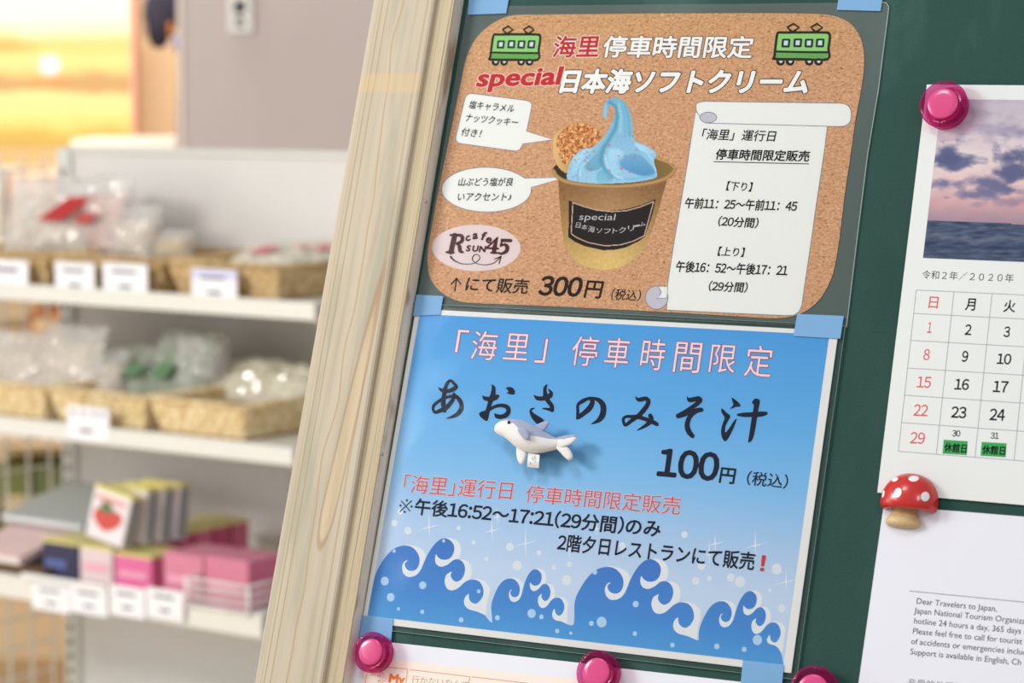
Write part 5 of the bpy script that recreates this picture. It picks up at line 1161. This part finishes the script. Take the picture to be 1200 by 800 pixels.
# ================================================================== FAR BACKGROUND
def far_box(name, px0, px1, py0, py1, y, depth, m, label, cat, group=None, parent=None):
    a = at_y(px0, py1, y); b = at_y(px1, py0, y); c = Vector(((a.x+b.x)/2, y, a.z))
    e = empty(name, Matrix.Translation(c), label, cat, group); w_ = (b.x-a.x)/2; h_ = b.z-a.z
    MB().box(-w_, w_, 0, depth, 0, h_).build('panel', m, e, bevel=.003); return e, w_, h_
# partition wall and its notice
fab = mat('partition_fabric', (206, 194, 190), .9, .1, bump=.3, bscale=300, noise_amt=.03, nscale=3)
a = at_y(219, 400, 5.6); e = empty('partition_screen', Matrix.Translation((a.x, 5.6, 0)), 'mauve-grey fabric partition screen standing behind the shelving unit', 'partition')
MB().box(0, 1.6, 0, .04, .06, 2.3).build('fabric_panel', fab, e, bevel=.004)
MB().box(-.012, 0, -.004, .044, 0, 2.3).build('edge_trim', mat('trim_pale', (236, 222, 212), .5), e)
lg = mat('partition_leg', (176, 162, 152), .6)
MB().add([(-.075, .01, .06), (-.012, .01, .06), (-.012, .01, 1.48), (-.014, .01, 1.48), (-.075, .03, .06), (-.012, .03, .06), (-.012, .03, 1.48), (-.014, .03, 1.48)], [(0, 1, 2, 3), (7, 6, 5, 4), (0, 3, 7, 4), (0, 4, 5, 1), (1, 5, 6, 2), (3, 2, 6, 7)]).build('brace', lg, e)
s0 = at_y(267, 38, 5.59); s1 = at_y(295, -30, 5.59); e = empty('wall_notice', Matrix.Translation(((s0.x+s1.x)/2, 5.59, s0.z)), 'small white vertical notice on the partition screen', 'notice')
w_ = (s1.x-s0.x)/2; h_ = s1.z-s0.z; MB().box(-w_, w_, -.002, .002, 0, h_).build('card', mat('notice_card', (240, 236, 232), .6), e)
for ch, zc in (('0', .010), ('部', .040)):
    v, f = glyphs(ch, .04); v = v[:, :2]; lo, hi = v.min(0), v.max(0); q_ = (v-lo)/(hi-lo)-np.array([.5, 0]); MB().add([(float(p[0])*w_*1.0*(.75 if ch == '0' else 1), -.003, zc+float(p[1])*(.024 if ch == '0' else .03)) for p in q_], f).build('lettering', mat('notice_ink', (70, 88, 84), .6), e)
# backlit sunset picture
def screen():
    Yd = 7.0; a = at_y(-60, 172, Yd); b = at_y(151, -60, Yd); e = empty('sunset_display', Matrix.Translation(((a.x+b.x)/2, Yd, a.z)), 'large glowing yellow sunset picture at the upper left', 'display')
    nx, ny = 110, 120; xs = np.linspace(a.x, b.x, nx); zs = np.linspace(a.z, b.z, ny); Xw, Zw = np.meshgrid(xs, zs)
    px = -60+(Xw-a.x)/(b.x-a.x)*211; py = 172-(Zw-a.z)/(b.z-a.z)*232
    nz = fbm(px, py*2, .02, 3, 2)*6; yy = py+nz
    st = [(-60, (255, 255, 246)), (20, (255, 255, 232)), (38, (255, 252, 196)), (48, (246, 222, 138)), (58, (246, 228, 138)), (72, (250, 238, 156)), (86, (244, 214, 134)), (92, (230, 178, 122)), (103, (228, 176, 116)), (109, (248, 238, 160)), (130, (250, 240, 156)), (148, (246, 222, 126)), (156, (236, 196, 100)), (172, (230, 186, 98))]
    rgb = np.stack([np.interp(yy, [s[0] for s in st], [s[1][k] for s in st]) for k in range(3)], -1)
    hill = np.clip(1-np.hypot((px-5)/55, (py-54)/9), 0, 1)[..., None]; rgb = rgb*(1-hill)+np.array((232, 184, 104))*hill
    sun = np.clip((13-np.hypot(px-58, py-76))/2, 0, 1)[..., None]; rgb = rgb*(1-sun)+255*sun
    rf = np.exp(-((px-58)/24)**2-((py-97)/8)**2)[..., None]*.5; rgb = rgb*(1-rf)+np.array((240, 160, 90))*rf
    P = np.stack([Xw-(a.x+b.x)/2, np.zeros(Xw.shape), Zw-a.z], -1)
    raster('glowing_picture', P, np.ones(Xw.shape, bool), rgb, vcol_mat('sunset_backlit', .5, 1.58), e)
    w_ = (b.x-a.x)/2; h_ = b.z-a.z; MB().box(-w_, w_, .004, .08, -.0, h_).build('light_box', mat('lightbox_side', (230, 190, 150), .6), e)
    MB().box(w_+.001, w_+.014, -.01, .08, 0, h_).build('frame_side', mat('frame_pinkish', (236, 170, 140), .5), e)
    MB().box(-w_, w_+.014, -.02, .08, -.075, -.001).build('frame_bottom', mat('frame_tan', (226, 186, 128), .5), e)
screen()
e, w_, h_ = far_box('wooden_column', 152, 206, -60, 260, 7.4, .3, mat('column_peach', (246, 214, 174), .7), 'peach-coloured column right of the sunset picture', 'column')
MB().box(-w_-.03, -w_, -.02, .3, 0, h_).build('edge_strip', mat('column_tan', (216, 178, 124), .7), e)
# counter top seen above the shelf
e, w_, h_ = far_box('white_counter', 84, 214, 163, 240, 6.4, .4, mat('counter_white', (252, 240, 226), .5), 'white counter edge seen just above the shelving unit', 'counter')
# hanging bag
def hang():
    c = at_y(192, 45, 6.2); e = empty('hanging_bag', Matrix.Translation(c), 'dark navy cloth bag hanging left of the partition screen', 'bag')
    sc_ = 6.2/3000
    def blob(cx, cz, w__, h__, t, m, nm, sd):
        v = []; f = []; n, k = 16, 10
        for j in range(k+1):
            ph = PI*j/k
            for i in range(n):
                a_ = 2*PI*i/n; r = 1+.22*noise.noise(Vector((math.cos(a_)*1.5+sd, math.sin(a_)*1.5, j*.5)))
                v.append(Vector((cx+w__/2*math.sin(ph)**.6*math.cos(a_)*r, t/2*math.sin(ph)*math.sin(a_)*r, cz+h__/2*math.cos(ph))))
        for j in range(k):
            for i in range(n): f.append((j*n+i, j*n+(i+1) % n, (j+1)*n+(i+1) % n, (j+1)*n+i))
        MB().add(v, f).build(nm, m, e, smooth=True)
    nv = mat('cloth_navy', (50, 46, 62), .9)
    blob(-.012, .055, .062, .16, .05, nv, 'bag_body', 1); blob(.026, .078, .045, .11, .04, nv, 'bag_pouch', 3)
    blob(.016, .026, .020, .05, .03, mat('cloth_orange', (196, 120, 60), .9), 'orange_lining', 5); blob(.036, -.012, .028, .046, .03, mat('cloth_blue', (110, 122, 178), .9), 'blue_tag', 7)
    MB().tube([(-.01, 0, .1), (.0, 0, .35)], .005, 6).build('strap', mat('cloth_navy', (54, 50, 66), .9), e)
    MB().tube([(-.045, 0, .0), (-.05, 0, .06), (-.04, 0, .35)], .004, 6).build('cord', mat('cord_grey', (150, 130, 120), .9), e)
hang()
# goods and shelf beyond the wire end panel
tan = mat('rack_board', (232, 206, 166), .7)
rk = at_y(-60, 400, 6.0); e = empty('goods_rack', Matrix.Translation((rk.x, 6.0, 0)), 'low tan goods rack seen through the wire end panel', 'rack')
wr = at_y(110, 400, 6.0).x-rk.x
for zz in (.35, .62, .86, 1.08): MB().box(0, wr, 0, .4, zz-.02, zz).build('rack_shelf', tan, e)
MB().box(0, wr, .40, .42, 0, 1.25).build('rack_back', mat('rack_back_peach', (238, 216, 180), .8), e)
MB().box(wr-.02, wr, 0, .4, 0, 1.24).build('rack_side', tan, e)
for px0, px1, pt_, pb_, col, lb in ((25, 72, 368, 414, (186, 118, 62), 'orange-brown carton on the rack beyond the wires'), (-20, 22, 362, 440, (226, 222, 216), 'white carton on the rack, left of the orange-brown one'),
        (-12, 30, 520, 575, (110, 118, 62), 'olive green packet on the rack, cut by the left picture edge'), (34, 72, 515, 580, (98, 110, 66), 'dark green packet on the rack, nearest the steel post'), (-10, 40, 585, 640, (88, 66, 48), 'dark brown box low on the rack'),
        (4, 60, 205, 262, (244, 206, 178), 'peach box at the top of the rack'), (-40, -2, 200, 300, (230, 226, 222), 'white box at the top left of the rack')):
    a_ = at_y(px0, pb_, 5.95); b_ = at_y(px1, pt_, 5.95); zz = max([q_ for q_ in (.0, .35, .62, .86, 1.08) if q_ <= a_.z+.07])
    cx = (a_.x+b_.x)/2; ee = empty('goods_box', Matrix.Translation((cx, 6.02, zz)), lb, 'box', 'goods on the rack beyond the wires'); w_ = (b_.x-a_.x)/2; h_ = max(b_.z-zz, .05)
    h_ = min(h_, .2)
    MB().box(-w_, w_, 0, .2, 0, h_).build('box_body', mat('goods_%d_%d_%d' % col, col, .6), ee, bevel=.003)
    MB().box(-w_*.6, w_*.6, -.002, 0, h_*.3, h_*.65).build('printed_label', mat('goods_label', (222, 196, 150), .6), ee)
for o in bpy.data.objects:
    if '_o' in o.keys(): del o['_o']
bpy.context.view_layer.update()
